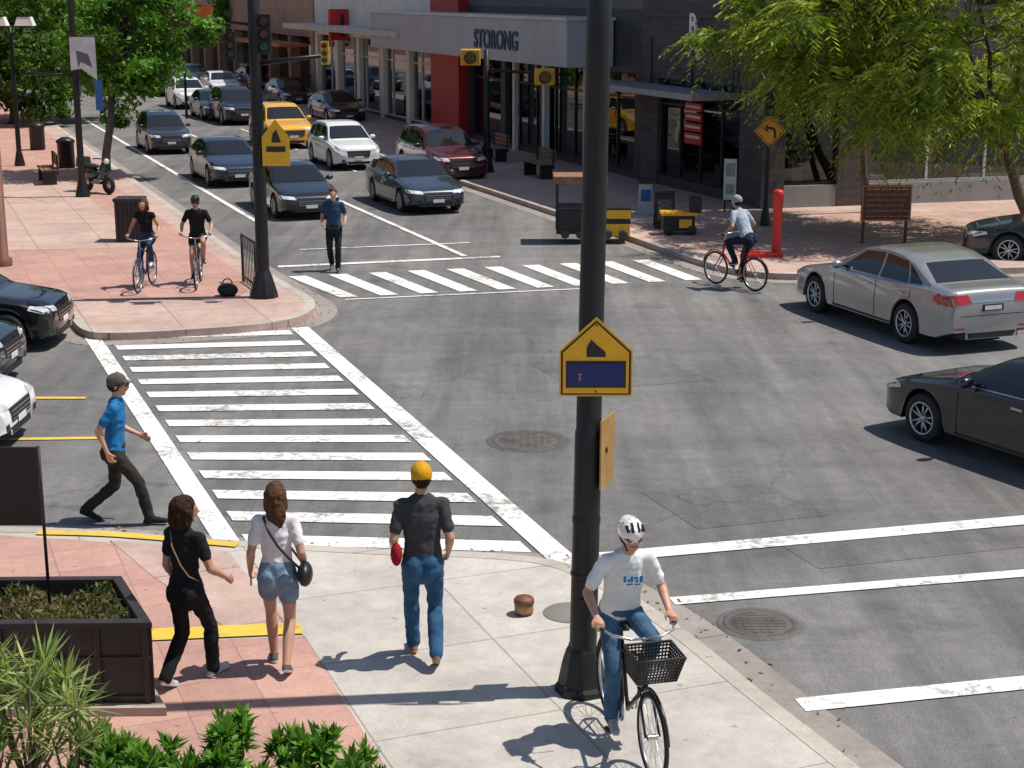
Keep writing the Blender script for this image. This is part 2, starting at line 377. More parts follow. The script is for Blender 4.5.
def part(par,nm,mt,boxes,O=C0,e=d1,n=nA,bevel=0):
    m=MB()
    for b in boxes: m.fbox(O,e,n,*b)
    return m.obj(nm,[mt],par,bevel)
M_BRK=brickwall('dark_brick',(.095,.075,.08),d1); M_BRKB=brickwall('dark_brick_cross',(.095,.078,.078),d2)
M_GREY=mat('grey_fascia',(.42,.42,.43),.55,0,.08,1.); M_STUC=mat('pale_stucco',(.85,.78,.68),.85,0,.1,.8,.2,40)
M_REDP=mat('red_column_paint',(.45,.02,.025),.45,0,.15)
def text(par,s,size,P,R,mt,ext=.03,bold=True):
    cu=bpy.data.curves.new('t','FONT'); cu.body=s; cu.size=size; cu.extrude=ext; cu.offset=.012 if bold else 0
    o=bpy.data.objects.new('t',cu); COLL.objects.link(o); dg=bpy.context.evaluated_depsgraph_get()
    me=bpy.data.meshes.new_from_object(o.evaluated_get(dg)); bpy.data.objects.remove(o)
    n=R.cross(Z); M=Matrix(((R.x,0,n.x,P.x),(R.y,0,n.y,P.y),(0,1,0,P.z),(0,0,0,1))); me.transform(M)
    me.materials.clear(); me.materials.append(mt); o=bpy.data.objects.new('lettering',me); link(o,par); return o
u6=uA(640); B=empty('brick_building')
part(B,'upper_wall',M_BRK,[(0,u6,-.35,0,3.25,11)]); part(B,'roof',M_DGR,[(0,u6,-14,-.35,10.7,11)])
part(B,'brick_piers',M_BRK,[(0,uA(737),-.35,-.002,0,3.25),(uA(656),u6,-.35,-.002,0,3.25)])
storefront(B,C0,d1,nA,uA(737),uA(656),.45,3.25,1.3)
part(B,'canopy',mat('canopy_metal',(.30,.30,.31),.45,.1),[(uA(738),uA(628)+.2,0,1.5,zA(700,95),zA(700,95)+.16)])
part(B,'canopy_tie',M_DGR,[(u,u+.05,.0,.05,2.9,4.4) for u in(uA(730),uA(690),uA(650))])
part(B,'wall_reveal',M_DGR,[(0,u6,0,.05,5.0,5.12),(uA(735),uA(735)+.12,0,.04,3.25,11)])
m=MB();
for (x0,y0,x1,y1) in((686,103,702,111),(686,113,702,121),(686,123,702,131),(686,133,702,144)):
    m.fbox(C0,d1,nA,uA(x1),uA(x0),.04,.10,zA(694,y1),zA(694,y0))
m.obj('red_sign_boards',[mat('red_sign',(.6,.03,.03),.4)],B)
m=MB(); 
for i in range(4): m.fbox(C0,d1,nA,uA(701),uA(687),.1,.105,zA(694,108+10*i),zA(694,105.5+10*i))
m.obj('sign_text',[M_PLT],B)
text(B,'A',.95,C0+d1*uA(686)+nA*.03+Z*(zA(693,57)),-d1,mat('letter_white',(.85,.85,.83),.5)); text(B,'B',.85,C0+d1*uA(686)+nA*.03+Z*(zA(693,35)),-d1,MC['letter_white'])
uw=uB(1500)
part(B,'upper_wall_cross',M_BRKB,[(.0,uw,-.35,0,2.95,11)],C0,d2,nB)
xs=[(0,uB(783)),(uB(836),uB(868)),(uB(1040),uB(1052))]
part(B,'piers_cross',M_BRKB,[(a,b,-.35,-.002,0,2.95) for a,b in xs]+[(uB(1200),uw,-.35,-.002,0,2.95)],C0,d2,nB)
for a,b in((uB(783),uB(836)),(uB(868),uB(1040)),(uB(1052),uB(1200))):
    storefront(B,C0,d2,nB,a,b,.75,2.95,1.9,M_FRW if a>3 else M_FR,mat('grey_block_base',(.30,.29,.285),.8,0,.1,2))
part(B,'band_course',mat('precast_band',(.16,.15,.15),.7),[(0,uw,0,.06,2.95,3.2)],C0,d2,nB)
m=MB(); m.prism([xy(C0+d2*uw-nB*.35),xy(C0+d2*uw-nB*14),xy(C0+d1*u6-nA*14)],10.7,11); m.obj('roof_corner',[M_DGR],B)
u5=uA(467); B=empty('shop_building'); 
part(B,'upper_wall',mat('dark_panel_wall',(.12,.11,.115),.6,0,.15,1),[(u6,u5,-.35,-.05,5.2,11)]); part(B,'roof',M_DGR,[(u6,u5+6,-14,-.36,10.6,10.9)])
part(B,'lintel_wall',M_DGR,[(u6,u5,-.35,-.05,3.3,5.2)])
storefront(B,C0,d1,nA,u6+.3,u5-.3,.35,3.3,1.7)
part(B,'columns',M_DGR,[(u,u+.45,-.35,.0,0,3.3) for u in np.linspace(u6,u5-.45,5)])
part(B,'pale_column',M_FRW,[(uA(551),uA(551)+.2,.05,.25,0,3.3),(uA(590),uA(590)+.15,.05,.2,0,3.3),(uA(520),uA(520)+.2,.05,.2,0,3.3)])
zf0,zf1=zA(600,66),zA(600,20)
part(B,'fascia',M_GREY,[(uA(612),uA(408),0,1.6,zf0,zf1)],bevel=.02)
part(B,'fascia_cap',mat('fascia_cap',(.55,.55,.55),.5),[(uA(613),uA(407),-.03,1.66,zf1,zf1+.1)])
text(B,'STORONG',(zf1-zf0)*.62,C0+d1*uA(517)+nA*1.61+Z*(zf0+(zf1-zf0)*.28),-d1,mat('letter_blue',(.03,.06,.13),.4),.04)
part(B,'upper_windows',M_CGL,[(u,u+1.5,-.05,-.02,6.0,8.4) for u in np.arange(u6+.5,u5-2,2.2)])
m=MB(); m.fbox(C0,d1,nA,uA(467)-.1,uA(440),-.4,.35,0,9.5); m.obj('red_column',[M_REDP],B,.02)
u4=uA(440);u3=uA(318); B=empty('stucco_building')
part(B,'upper_wall',M_STUC,[(u4,u3,-.35,0,3.6,9)]); part(B,'roof',M_STUC,[(u4,u3,-14,-.35,8.7,9)])
storefront(B,C0,d1,nA,u4+.5,u3-.5,.3,3.6,2.2,M_FRW)
part(B,'columns',M_STUC,[(u,u+.5,-.35,.02,0,3.6) for u in np.linspace(u4,u3-.5,6)])
part(B,'canopy',mat('canopy_grey',(.50,.48,.45),.6),[(u4+.2,u3,0,1.7,3.9,4.15)])
part(B,'red_blade_sign',mat('red_sign_panel',(.65,.03,.02),.4),[(uA(352),uA(350),.05,.95,zA(350,40),zA(350,9))])
part(B,'blade_sign_symbol',M_BS,[(uA(352)-.03,uA(352),.25,.8,zA(350,33),zA(350,29)),(uA(352)-.03,uA(352),.25,.42,zA(350,36),zA(350,14))])
u2=uA(120); B=empty('brown_building')
part(B,'wall',mat('brown_stucco',(.40,.25,.18),.85,0,.15,.6),[(u3,u2,-10,.1,3.4,8)]);
part(B,'columns',MC['brown_stucco'],[(u,u+.6,-.5,.12,0,3.4) for u in np.arange(u3,u2,5)])
part(B,'shop_glass_dark',M_CGL,[(u3,u2,-.5,-.4,0,3.4)]); part(B,'awning',mat('awning',(.45,.16,.07),.8),[(u3+1,u3+14,.1,1.7,2.9,3.05)])
B=empty('offscreen_building'); O=G(-160,215);  # brown block out of view on the left, added for reflections in the glass
part(B,'wall',mat('adobe_wall',(.30,.17,.11),.9,0,.15,.5),[(0,120,0,12,0,9)],O,d1,nA)
part(B,'windows',M_CGL,[(u,u+2,-.05,.0,.8,3.) for u in np.arange(1,118,4)],O,d1,nA)
B=empty('distant_building')
m=MB(); m.box((-75,185,5),(60,12,10)); m.obj('walls',[mat('rust_wall',(.32,.16,.11),.85,0,.2,.3)],B)
m=MB()
for i in range(14): m.box((-102+i*4.2,178.97,3.2),(2.2,.06,2.2)); m.box((-102+i*4.2,178.97,7.),(2.2,.06,1.8))
m.obj('windows',[M_CGL],B)
B=empty('distant_building'); m=MB(); m.box((-30,215,8),(50,14,16)); m.obj('walls',[mat('tan_wall',(.4,.32,.26),.85,0,.2,.3)],B)
m=MB(); 
for i in range(11): 
    for k in range(4): m.box((-52+i*4.4,207.97,2.4+k*3.7),(2.2,.06,1.9))
m.obj('windows',[M_CGL],B)
# ---------- vegetation ----------
LM_G=leafmat('leaf_green',(.035,.085,.014),(.07,.15,.025),(.11,.21,.035))
LM_Y=leafmat('leaf_yellowgreen',(.13,.18,.025),(.25,.32,.045),(.38,.43,.08),.45)
LM_B=leafmat('leaf_bright',(.06,.15,.018),(.11,.25,.032),(.17,.33,.05))
LM_P=leafmat('leaf_palegreen',(.13,.20,.06),(.20,.28,.09),(.30,.36,.13))
LM_D=leafmat('leaf_dull',(.07,.10,.03),(.11,.12,.04),(.16,.12,.06))
def leafmesh(name,C,U,V,mt,par):
    n=len(C); vs=np.empty((n,4,3)); vs[:,0]=C-U; vs[:,1]=C+V; vs[:,2]=C+U; vs[:,3]=C-V
    me=bpy.data.meshes.new(name); me.vertices.add(4*n); me.vertices.foreach_set('co',vs.ravel())
    me.loops.add(4*n); me.loops.foreach_set('vertex_index',np.arange(4*n,dtype=np.int32))
    me.polygons.add(n); me.polygons.foreach_set('loop_start',np.arange(0,4*n,4,dtype=np.int32))
    me.update(calc_edges=True); me.validate(); me.materials.append(mt)
    o=bpy.data.objects.new(name,me); link(o,par); return o
def unit(a): return a/np.maximum(np.linalg.norm(a,axis=1,keepdims=True),1e-9)
def tree(name,base,cc,cr,nl=14000,nclu=110,mt=None,leaf=.09,frond=False,trunk_r=.16,seed=1,fork=.35,fl=1.):
    R=np.random.default_rng(seed); rd=random.Random(seed); T=empty(name)
    base=Vector(base); cc=Vector(cc); cr=Vector(cr); m=MB()
    D=unit(R.normal(size=(nclu,3))); rr=.35+.65*R.random((nclu,1))**.5
    lump=1+.28*np.sin(D[:,[0]]*5+seed)*np.cos(D[:,[2]]*6+seed*2)
    CL=np.array(cc)+D*rr*lump*np.array(cr)
    fk=base.lerp(cc,fork); fk.z=base.z+(cc.z-cr.z*.7-base.z)*.95
    m.tube([base,base.lerp(fk,.3)+Vector((rd.uniform(-.1,.1),0,0)),base.lerp(fk,.7)+Vector((rd.uniform(-.15,.15),0,0)),fk],[trunk_r*1.35,trunk_r,trunk_r*.9,trunk_r*.8],n=10)
    idx=list(range(nclu)); rd.shuffle(idx)
    hubs=[]
    for i in idx[:9]:
        t=Vector(CL[i]); h=fk.lerp(t,.6)+Vector((0,0,cr.z*.15)); mid=fk.lerp(h,.5)+Vector((rd.uniform(-.3,.3),rd.uniform(-.3,.3),.15))
        m.tube([fk,mid,h,t],[trunk_r*.6,trunk_r*.42,trunk_r*.28,trunk_r*.08],n=6); hubs+= [mid,h]
    for i in idx[9:80]:
        t=Vector(CL[i]); h=min(hubs,key=lambda q:(q-t).length); m.tube([h,h.lerp(t,.5)+Vector((rd.uniform(-.2,.2),rd.uniform(-.2,.2),.1)),t],[trunk_r*.2,trunk_r*.12,.01],n=5,cap=False)
    m.obj('trunk_and_limbs',[M_BARK],T,fix=False)
    if not frond:
        ci=R.integers(0,nclu,nl); cs=(.22+.35*R.random(nclu))*min(cr)*.55
        off=unit(R.normal(size=(nl,3)))*(R.random((nl,1))**.6)*cs[ci][:,None]*np.array([1.2,1.2,.75])
        C=CL[ci]+off; U=unit(R.normal(size=(nl,3))+np.array([0,0,-.2])); V=unit(np.cross(U,R.normal(size=(nl,3))+np.array([0,0,1.2])))
        s=leaf*(.6+.8*R.random((nl,1))); leafmesh('foliage',C,U*s,V*s*.5,mt,T)
    else:
        nf=nl//22; ci=R.integers(0,nclu,nf); Cs=[];Us=[];Vs=[]
        out=unit(CL[ci]-np.array(cc)); st=CL[ci]+R.normal(size=(nf,3))*.10
        d=unit(out*.5+R.normal(size=(nf,3))*.8+np.array([0,0,.25])); L=(.5+.5*R.random((nf,1)))*fl
        for k in range(11):
            t=(k+1)/11; c=st+d*L*t+np.array([0,0,-1.])*(L*t*t*.55); tan=unit(d+np.array([0,0,-1.1*t]))
            side=unit(np.cross(tan,R.normal(size=(nf,3))*.18+np.array([0,0,1])))
            for sg in(-1,1):
                u=unit(side*sg+tan*.9+np.array([0,0,-.15])); ll=leaf*(1.2-.65*t)*fl
                Cs.append(c+u*ll); Us.append(u*ll); Vs.append(unit(np.cross(u,side+tan+R.normal(size=(nf,3))*.4))*ll*.20)
        leafmesh('foliage',np.vstack(Cs),np.vstack(Us),np.vstack(Vs),mt,T)
    return T
b=G(106,180,KERB); Yt=b.y+1.5
tree('shade_tree',b,W(128,28,Yt),(2.1,2.0,2.7),22000,120,LM_B,.095,seed=3,trunk_r=.13)
b=G(12,124,KERB); tree('shade_tree',b,W(8,66,b.y),(3.0,2.6,2.4),15000,90,LM_G,.12,seed=5,trunk_r=.14)
b=G(60,118,KERB); tree('shade_tree',b,W(62,24,b.y),(3.6,3,3.6),16000,90,LM_B,.13,seed=6,trunk_r=.16)
b=G(10,95,KERB); tree('shade_tree',b,W(35,20,b.y),(4.,4,4.),12000,90,LM_G,.17,seed=8,trunk_r=.2)
b=G(310,80,KERB); tree('shade_tree',b,W(258,6,b.y),(3.6,3,3.0),14000,90,LM_B,.14,seed=9,trunk_r=.16)
b=G(160,62,KERB); tree('shade_tree',b,W(165,10,b.y),(5.,4,4.),10000,90,LM_B,.2,seed=11,trunk_r=.2)
b=G(1036,230,KERB); Yr=b.y
tree('mesquite_tree',b,W(940,18,Yr-1.),(3.8,2.5,3.0),34000,95,LM_Y,.115,True,.13,seed=14,fork=.5,fl=1.45)
b=G(872,212,KERB); tree('mesquite_tree',b,W(820,14,b.y-1.2),(2.3,1.8,2.3),15000,42,LM_Y,.115,True,.08,seed=21,fork=.4,fl=1.4)
m=MB(); F_=empty('distant_trees'); R=np.random.default_rng(4); n=16000
cx=R.uniform(-110,10,60); cz=R.uniform(2.5,7.5,60); ci=R.integers(0,60,n)
C=np.stack([cx[ci],165+R.normal(size=n)*2,cz[ci]],1)+R.normal(size=(n,3))*np.array([2.2,1,1.4]); C[:,2]=np.abs(C[:,2])
U=unit(R.normal(size=(n,3)))*.45; V=unit(np.cross(U,R.normal(size=(n,3))))*.3; leafmesh('foliage',C,U,V,LM_G,F_)
for x in cx[:30]: m.tube([(x,165,0),(x+.2,165,2),(x,165,5)],[.25,.2,.1],n=6)
m.obj('trunks',[M_BARK],F_)
def shrub(name,P,w,h,n,ll,lw,mt,heads=14,seed=0,up=.5,tuft=.35):
    R=np.random.default_rng(seed); S=empty(name); m=MB(); hp=np.stack([R.normal(size=heads)*w*.42,R.normal(size=heads)*w*.3,h*(.5+.5*R.random(heads))],1)
    hp[:,2]*=np.clip(1.1-(np.abs(hp[:,0])/w)**2*.5,.4,1)
    hp+=np.array(P)
    for q in hp: m.tube([P+Vector((0,0,-.02)),P.lerp(Vector(q),.6)+Vector((0,0,-.03)),q],[.015,.011,.007],n=5)
    m.obj('stems',[M_BARK],S,fix=False)
    ci=R.integers(0,heads,n); d=unit(R.normal(size=(n,3))+np.array([0,0,up])); tt=R.random((n,1))**1.5*tuft*h
    L=ll*(.6+.6*R.random((n,1))); C=hp[ci]-np.array([0,0,1.])*tt+d*L*.55; V=unit(np.cross(d,R.normal(size=(n,3))*.4+np.array([0,0,1])))*lw*(.7+.5*R.random((n,1)))
    leafmesh('leaves',C,d*L*.5,V,mt,S)
for i,(px,py,w,h,sd) in enumerate(((110,800,.44,.46,1),(150,818,.3,.5,2),(235,798,.36,.57,3),(205,818,.30,.46,8),(322,802,.33,.57,4),(278,826,.3,.46,5),(352,828,.26,.44,6))):
    shrub('green_shrub',G(px,py,KERB),w,h,1000,.13,.018,LM_B,16,sd,.8,.25)
shrub('spiky_shrub',G(30,790,KERB),.62,1.12,420,.27,.012,LM_P,13,31,.5,.05)
shrub('spiky_shrub',G(-8,800,KERB),.4,.85,260,.26,.012,LM_P,9,32,.5,.05)
shrub('spiky_shrub',G(75,806,KERB),.36,.78,260,.24,.012,LM_P,9,33,.5,.05)
# ---------- planter ----------
Pn=G(148,712,KERB); zt=hz(Pn,627); A=G(149,627,zt); Bc=G(120,582,zt); e=(Bc-A).normalized(); lf=Vector((-1,-.02,0)).normalized(); Ln=3.2; dep=(Bc-A).length
PL=empty('planter_box'); m=MB()
def pq(u,v): return A+lf*u+e*v
def wall(u0,u1,v0,v1,z0,z1,mi=0): m.prism([xy(pq(*q)) for q in((u0,v0),(u1,v0),(u1,v1),(u0,v1))],z0,z1,mi)
wall(0,Ln,0,.05,KERB+.08,zt);wall(0,Ln,dep-.05,dep,KERB+.08,zt);wall(0,.05,.05,dep-.05,KERB+.08,zt);wall(Ln-.05,Ln,.05,dep-.05,KERB+.08,zt)
wall(-.02,Ln,-.03,.07,zt,zt+.05);wall(-.02,.07,.07,dep+.02,zt,zt+.05);wall(.07,Ln,dep-.07,dep+.02,zt,zt+.05)
for i in range(9):
    u=.02+i*.38; wall(u,u+.05,-.025,0,KERB+.08,zt)
for zq in(KERB+.12,KERB+.45): wall(0,Ln,-.018,0,zq,zq+.03)
wall(-.02,0,0,.06,KERB+.08,zt);wall(-.02,0,dep*.5,dep*.5+.06,KERB+.08,zt)
m.obj('timber_walls',[mat('dark_timber',(.028,.022,.02),.55,0,.3,8,.3,30)],PL,.006)
m=MB(); wall(-.08,Ln,-.1,dep+.08,KERB,KERB+.08); m.obj('plinth',[mat('plinth_stone',(.42,.33,.28),.8)],PL)
m=MB(); wall(.05,Ln-.05,.05,dep-.05,zt-.16,zt-.1); m.obj('soil',[mat('soil',(.10,.06,.04),.95,0,.4,20,1,30)],PL)
R=np.random.default_rng(2); n=5200; uu=R.uniform(.1,Ln-.2,n); vv=R.uniform(.1,dep-.1,n)
C=np.array([list(pq(a,b_)) for a,b_ in zip(uu,vv)]); C[:,2]=zt-.1+R.random(n)*.16*(.6+.4*np.sin(uu*9)); d=unit(R.normal(size=(n,3))+np.array([0,0,.8]))
leafmesh('succulents',C,d*.035,unit(np.cross(d,R.normal(size=(n,3))))*.012,LM_D,PL)
Ps=G(50,608,zt-.1); m=MB(); m.tube([Ps,Vector((Ps.x,Ps.y,hz(Ps,446)))],.014)
m.plate([(-.62,hz(Ps,524)),(.0,hz(Ps,524)),(.0,hz(Ps,446)),(-.62,hz(Ps,446))],Vector((Ps.x,Ps.y-.02,0)),Vector((1,0,0)),1,.02)
m.obj('notice_board',[M_POLE,mat('sign_back_dark',(.022,.014,.010),.6)])
# ---------- poles and signs ----------
RX=Vector((1,0,0))
def pent(w,h,k=.58): return [(-w/2,0),(w/2,0),(w/2,h*k),(0,h),(-w/2,h*k)]
def rect(w,h,x=0,z=0): return [(x-w/2,z),(x+w/2,z),(x+w/2,z+h),(x-w/2,z+h)]
P0=G(582,690,KERB)
LEAN=Matrix.Translation(P0)@Matrix.Rotation(math.radians(.75),4,'Y')@Matrix.Translation(-P0)
m=MB(); m.lathe([(.225,0),(.225,.05),(.20,.08),(.165,.26),(.135,.36),(.115,.40),(.112,.42)],P0,n=8,sm=False)
m.lathe([(.112,.4),(.108,1.85),(.108,2.2),(.100,2.22),(.093,5),(.085,7.6),(.0,7.62)],P0,n=24,M=LEAN)
m.lathe([(.114,1.45),(.1145,1.46),(.1145,1.49),(.113,1.5)],P0,n=20,M=LEAN)
m.lathe([(.112,1.0),(.118,1.005),(.118,1.03),(.112,1.04)],P0,n=20,M=LEAN)
m.box((P0.x+.0,P0.y-.118,P0.z+.75),(.09,.02,.16))
for q in range(4):
    a=math.pi/4+q*math.pi/2; m.lathe([(.02,.05),(.02,.09),(0,.095)],(P0.x+.2*math.cos(a),P0.y+.2*math.sin(a),P0.z),n=6)
m.obj('signal_pole',[M_POLE])
ys=P0.y-.13; Sb=W(595.5,396,ys); St=W(595.5,317,ys); sw=(W(632,380,ys)-W(559,380,ys)).x; sh=St.z-Sb.z
m=MB(); m.plate(pent(sw,sh),Sb,RX,0,.006); m.plate([(x*.955,z*.94+.012) for x,z in pent(sw,sh)],Sb,RX,1,.002,.006)
m.plate([(x*.90,z*.89+.024) for x,z in pent(sw,sh)],Sb,RX,0,.002,.008)
m.plate(rect(sw*.82,sh*.34,0,sh*.11),Sb,RX,1,.004,.010); m.plate(rect(sw*.76,sh*.28,0,sh*.14),Sb,RX,2,.003,.014)
m.plate([(-sw*.13,sh*.50),(sw*.13,sh*.50),(sw*.13,sh*.56),(0,sh*.66),(-sw*.07,sh*.72),(-sw*.13,sh*.62)],Sb,RX,1,.003,.010)
m.plate(rect(.012,.035,-sw*.22,sh*.2),Sb,RX,3,.002,.017); m.plate(rect(.022,.012,-sw*.215,sh*.27),Sb,RX,3,.002,.017)
m.box((P0.x+.03,ys+.03,Sb.z+sh*.2),(.16,.05,.03),1)
m.ball((Sb.x,ys-.012,Sb.z+sh*.06),.008,1,8); m.ball((Sb.x,ys-.012,Sb.z+sh*.9),.008,1,8)
m.obj('warning_sign',[M_YS,M_BS,M_BLUE,mat('orange_mark',(.8,.2,.02),.5)])
q0=W(610,486,P0.y); q1=W(610,418,P0.y); m=MB(); Rr=Vector((.35,.94,0)).normalized()
m.plate(rect(.36,q1.z-q0.z,.10,0),Vector((P0.x+.14,P0.y-.05,q0.z)),Rr,0,.012); m.box((P0.x+.12,P0.y,q0.z+.3),(.12,.04,.04),1)
m.obj('side_sign',[mat('tan_sign',(.40,.23,.07),.5),M_POLE])
def signal(m,P,s=1.,col=0,face=Vector((0,-1,0)),horiz=False):
    R=Vector((-face.y,face.x,0)); M=Matrix(((R.x,-face.x,0,P.x),(R.y,-face.y,0,P.y),(0,0,1,P.z),(0,0,0,1)))@Matrix.Scale(s,4)
    if horiz: M=M@Matrix.Rotation(math.pi/2,4,'Y')
    m.box((0,0,0),(.34,.2,.98),col,M)
    for i in(-1,0,1):
        m.lathe([(.11,-.11),(.12,-.30)],(0,0,i*.31),'y',14,1,M); m.lathe([(0,-.115),(.10,-.115)],(0,0,i*.31),'y',14,2+(i+1),M)
M_SY=mat('signal_yellow',(.8,.42,.02),.45); SIGM=[M_BLK,M_BLK,mat('lens_green',(.01,.22,.10),.3),mat('lens_amber',(.25,.1,.01),.3),mat('lens_red',(.25,.01,.01),.3)]
def pole(P,h,r=.09,base=True):
    m=MB()
    if base: m.lathe([(r*2.6,0),(r*2.5,.08),(r*1.6,.40),(r*1.25,.5)],P,n=10,sm=False)
    m.lathe([(r*1.2,.3),(r*1.05,h*.5),(r*.9,h),(0,h+.02)],P,n=16); return m
P2=G(264,297,KERB); m=pole(P2,8.2,.105)
za=hz(P2,58); m.tube([(P2.x,P2.y,za-.1),(P2.x+1.3,P2.y-.1,za+.05)],[.05,.035]); m.tube([(P2.x,P2.y,hz(P2,25)),(P2.x-.45,P2.y,hz(P2,25)+.05)],.03)
m.obj('signal_pole',[M_POLE])
m=MB(); signal(m,Vector((P2.x+1.3,P2.y-.25,za+.1)),.42); m.obj('traffic_signal',[M_SY]+SIGM[1:])
m=MB(); signal(m,Vector((P2.x-.40,P2.y-.2,hz(P2,45))),.50); m.obj('traffic_signal',SIGM)
m=MB(); signal(m,Vector((P2.x+.22,P2.y-.3,hz(P2,34))),.72); m.obj('traffic_signal',SIGM)
m=MB(); yb=P2.y-.18; Sb=W(276.5,166,yb); w2=(W(289,150,yb)-W(264,150,yb)).x*1.1; h2=W(276,119,yb).z-Sb.z
m.plate(pent(w2,h2,.62),Sb,RX,0,.006); m.plate(rect(w2*.7,h2*.12,0,h2*.3),Sb,RX,1,.003,.007); m.plate([(-.08,h2*.5),(.1,h2*.5),(.02,h2*.78),(-.05,h2*.7)],Sb,RX,1,.003,.007)
m.box((P2.x+.1,yb+.1,Sb.z+h2*.4),(.3,.14,.04),1); m.obj('warning_sign',[M_YS,M_BS])
P3=G(487,172,KERB); m=pole(P3,hz(P3,50)-KERB,.09); z3=hz(P3,70)
m.tube([(P3.x,P3.y,z3),(P3.x+2.6,P3.y-1.,z3-.1)],[.05,.04]); m.obj('signal_pole',[M_POLE])
for (dx,dy,py,nm) in((-.5,0,57,0),(1.8,-.9,75,0)):
    m=MB(); p=Vector((P3.x+dx,P3.y+dy-.2,hz(P3,py))); m.box(p,(.62,.35,.5)); 
    m.lathe([(.17,-.18),(.19,-.42)],p,'y',16,1); m.lathe([(0,-.19),(.17,-.19)],p,'y',16,2); m.box(p+Vector((0,.2,.2)),(.06,.5,.06),1)
    m.obj('traffic_signal',[M_SY,M_BLK,MC['lens_amber']],None,.03)
P4=G(765,226,KERB); m=pole(P4,hz(P4,88)-KERB,.05); m.obj('sign_pole',[M_POLE])
m=MB(); signal(m,Vector((P4.x-.05,P4.y-.35,hz(P4,102))),.62); m.obj('traffic_signal',[M_BLK,mat('visor_green',(.01,.16,.07),.4)]+SIGM[2:])
m=MB(); yb=P4.y-.12; s=(W(786,131,yb)-W(770,131,yb)).x; O=W(770,131,yb)
m.plate([(0,-s),(s,0),(0,s),(-s,0)],O,RX,0,.005); m.plate([(0,-s*.9),(s*.9,0),(0,s*.9),(-s*.9,0)],O,RX,1,.002,.005); m.plate([(0,-s*.84),(s*.84,0),(0,s*.84),(-s*.84,0)],O,RX,0,.002,.007)
m.plate([(.09,-.17),(.15,-.17),(.15,.0),(.11,.07),(.03,.10),(-.05,.10),(-.05,.17),(-.19,.07),(-.05,-.03),(-.05,.04),(.02,.04),(.07,.02),(.09,-.03)],O,RX,1,.003,.009)
m.obj('warning_sign',[mat('sign_orange',(.85,.33,.01),.4),M_BS])
P5=G(20,166,KERB); zl=hz(P5,27); m=pole(P5,zl-KERB,.07); m.tube([(P5.x-.55,P5.y,zl),(P5.x+.7,P5.y,zl)],.03)
m.obj('lamp_post',[M_POLE]); 
m=MB()
for dx in(-.36,.5): m.box((P5.x+dx,P5.y,zl+.18),(.6,.4,.28),0,None,.7); m.box((P5.x+dx,P5.y,zl+.35),(.4,.3,.05),1)
m.obj('street_lamp',[mat('lamp_diffuser',(.85,.83,.76),.4),M_POLE])
P6=G(83,197,KERB); m=pole(P6,9,.08); z6=hz(P6,75); m.tube([(P6.x,P6.y,z6),(P6.x-1.6,P6.y+.3,z6+.02)],.035); m.tube([(P6.x,P6.y,hz(P6,36)),(P6.x+1.05,P6.y,hz(P6,36))],.02); m.obj('banner_post',[M_POLE])
Pb=Vector((P6.x,P6.y-1.2,0)); m=MB(); za_,zb_=hz(Pb,37),hz(Pb,80); m.plate([(.22,za_),(.9,za_),(.9,zb_),(.5,zb_+.3),(.22,zb_+.25)],Pb,RX,0,.01)
m.plate([(.38,za_-.35),(.7,za_-.45),(.8,za_-.8),(.5,za_-.65),(.42,za_-.8)],Pb,RX,1,.004,.012)
m.tube([(P6.x,P6.y,za_+.02),(Pb.x+.2,Pb.y,za_+.02),(Pb.x+.95,Pb.y,za_+.02)],.015,2,5)
m.obj('banner',[mat('banner_cloth',(.6,.6,.6),.8),mat('banner_print',(.12,.13,.14),.8),M_POLE])
m=MB(); m.plate([(.8,hz(P6,78)-.8),(1.,hz(P6,78)-.8),(1.,hz(P6,78)),(.8,hz(P6,78))],Vector((P6.x,P6.y-1.1,0)),RX); m.tube([(P6.x,P6.y,hz(P6,79)),(P6.x+.9,P6.y-1.1,hz(P6,79))],.012,1,5); m.obj('blue_banner',[mat('blue_cloth',(.03,.12,.35),.7),M_POLE])
P7=G(3,266,KERB); m=MB(); m.lathe([(.2,0),(.2,.15),(.13,.2),(.12,hz(P7,84)),(0,hz(P7,84)+.05)],(P7.x,P7.y,KERB),n=12); m.obj('rust_post',[mat('rust_paint',(.16,.06,.04),.6)])
m=MB(); P=W(201,12,75); m.box(P,(1.0,.08,.55)); m.tube([(P.x-.9,75.1,0),(P.x-.9,75.1,P.z+.4)],.06,1); m.tube([(P.x-.9,75.1,P.z+.3),(P.x+.7,75.1,P.z+.3)],.03,1); m.obj('orange_sign',[mat('orange_panel',(.8,.18,.02),.5),M_POLE])
# ---------- street furniture ----------
m=MB(); M=Matrix.Translation(G(590,236,KERB))
m.box((-.45,0,.38),(.62,.8,.56),0,M); m.box((-.45,0,.70),(.68,.86,.06),1,M)
for x in(-.78,.28):
    for y in(-.35,.35): m.box((x,y,.75),(.05,.05,1.3),0,M)
m.box((-.25,0,1.42),(1.25,.95,.05),2,M); m.box((-.25,-.45,1.34),(1.25,.04,.14),2,M)
m.box((.55,0,.36),(.72,.8,.62),3,M); m.box((.55,0,.69),(.76,.84,.05),0,M); m.box((.55,-.402,.40),(.74,.02,.12),0,M); m.box((.15,0,.55),(.12,.78,.9),0,M)
for x in(-.6,-.25,.4,.75): m.lathe([(0,-.04),(.1,-.04),(.1,.04),(0,.04)],(x,-.42,.1),'y',14,1,M)
m.obj('vendor_cart',[M_BLK,M_DGR,M_WOOD,M_YS],None,.01)
m=MB(); M=Matrix.Translation(G(664,228,KERB))
m.add([(-.24,-.25,0),(.24,-.25,0),(.24,0,.85),(-.24,0,.85),(-.24,.25,0),(.24,.25,0)],[(0,1,2,3),(4,3,2,5)],0,False,M); m.box((0,0,.87),(.5,.06,.05),0,M)
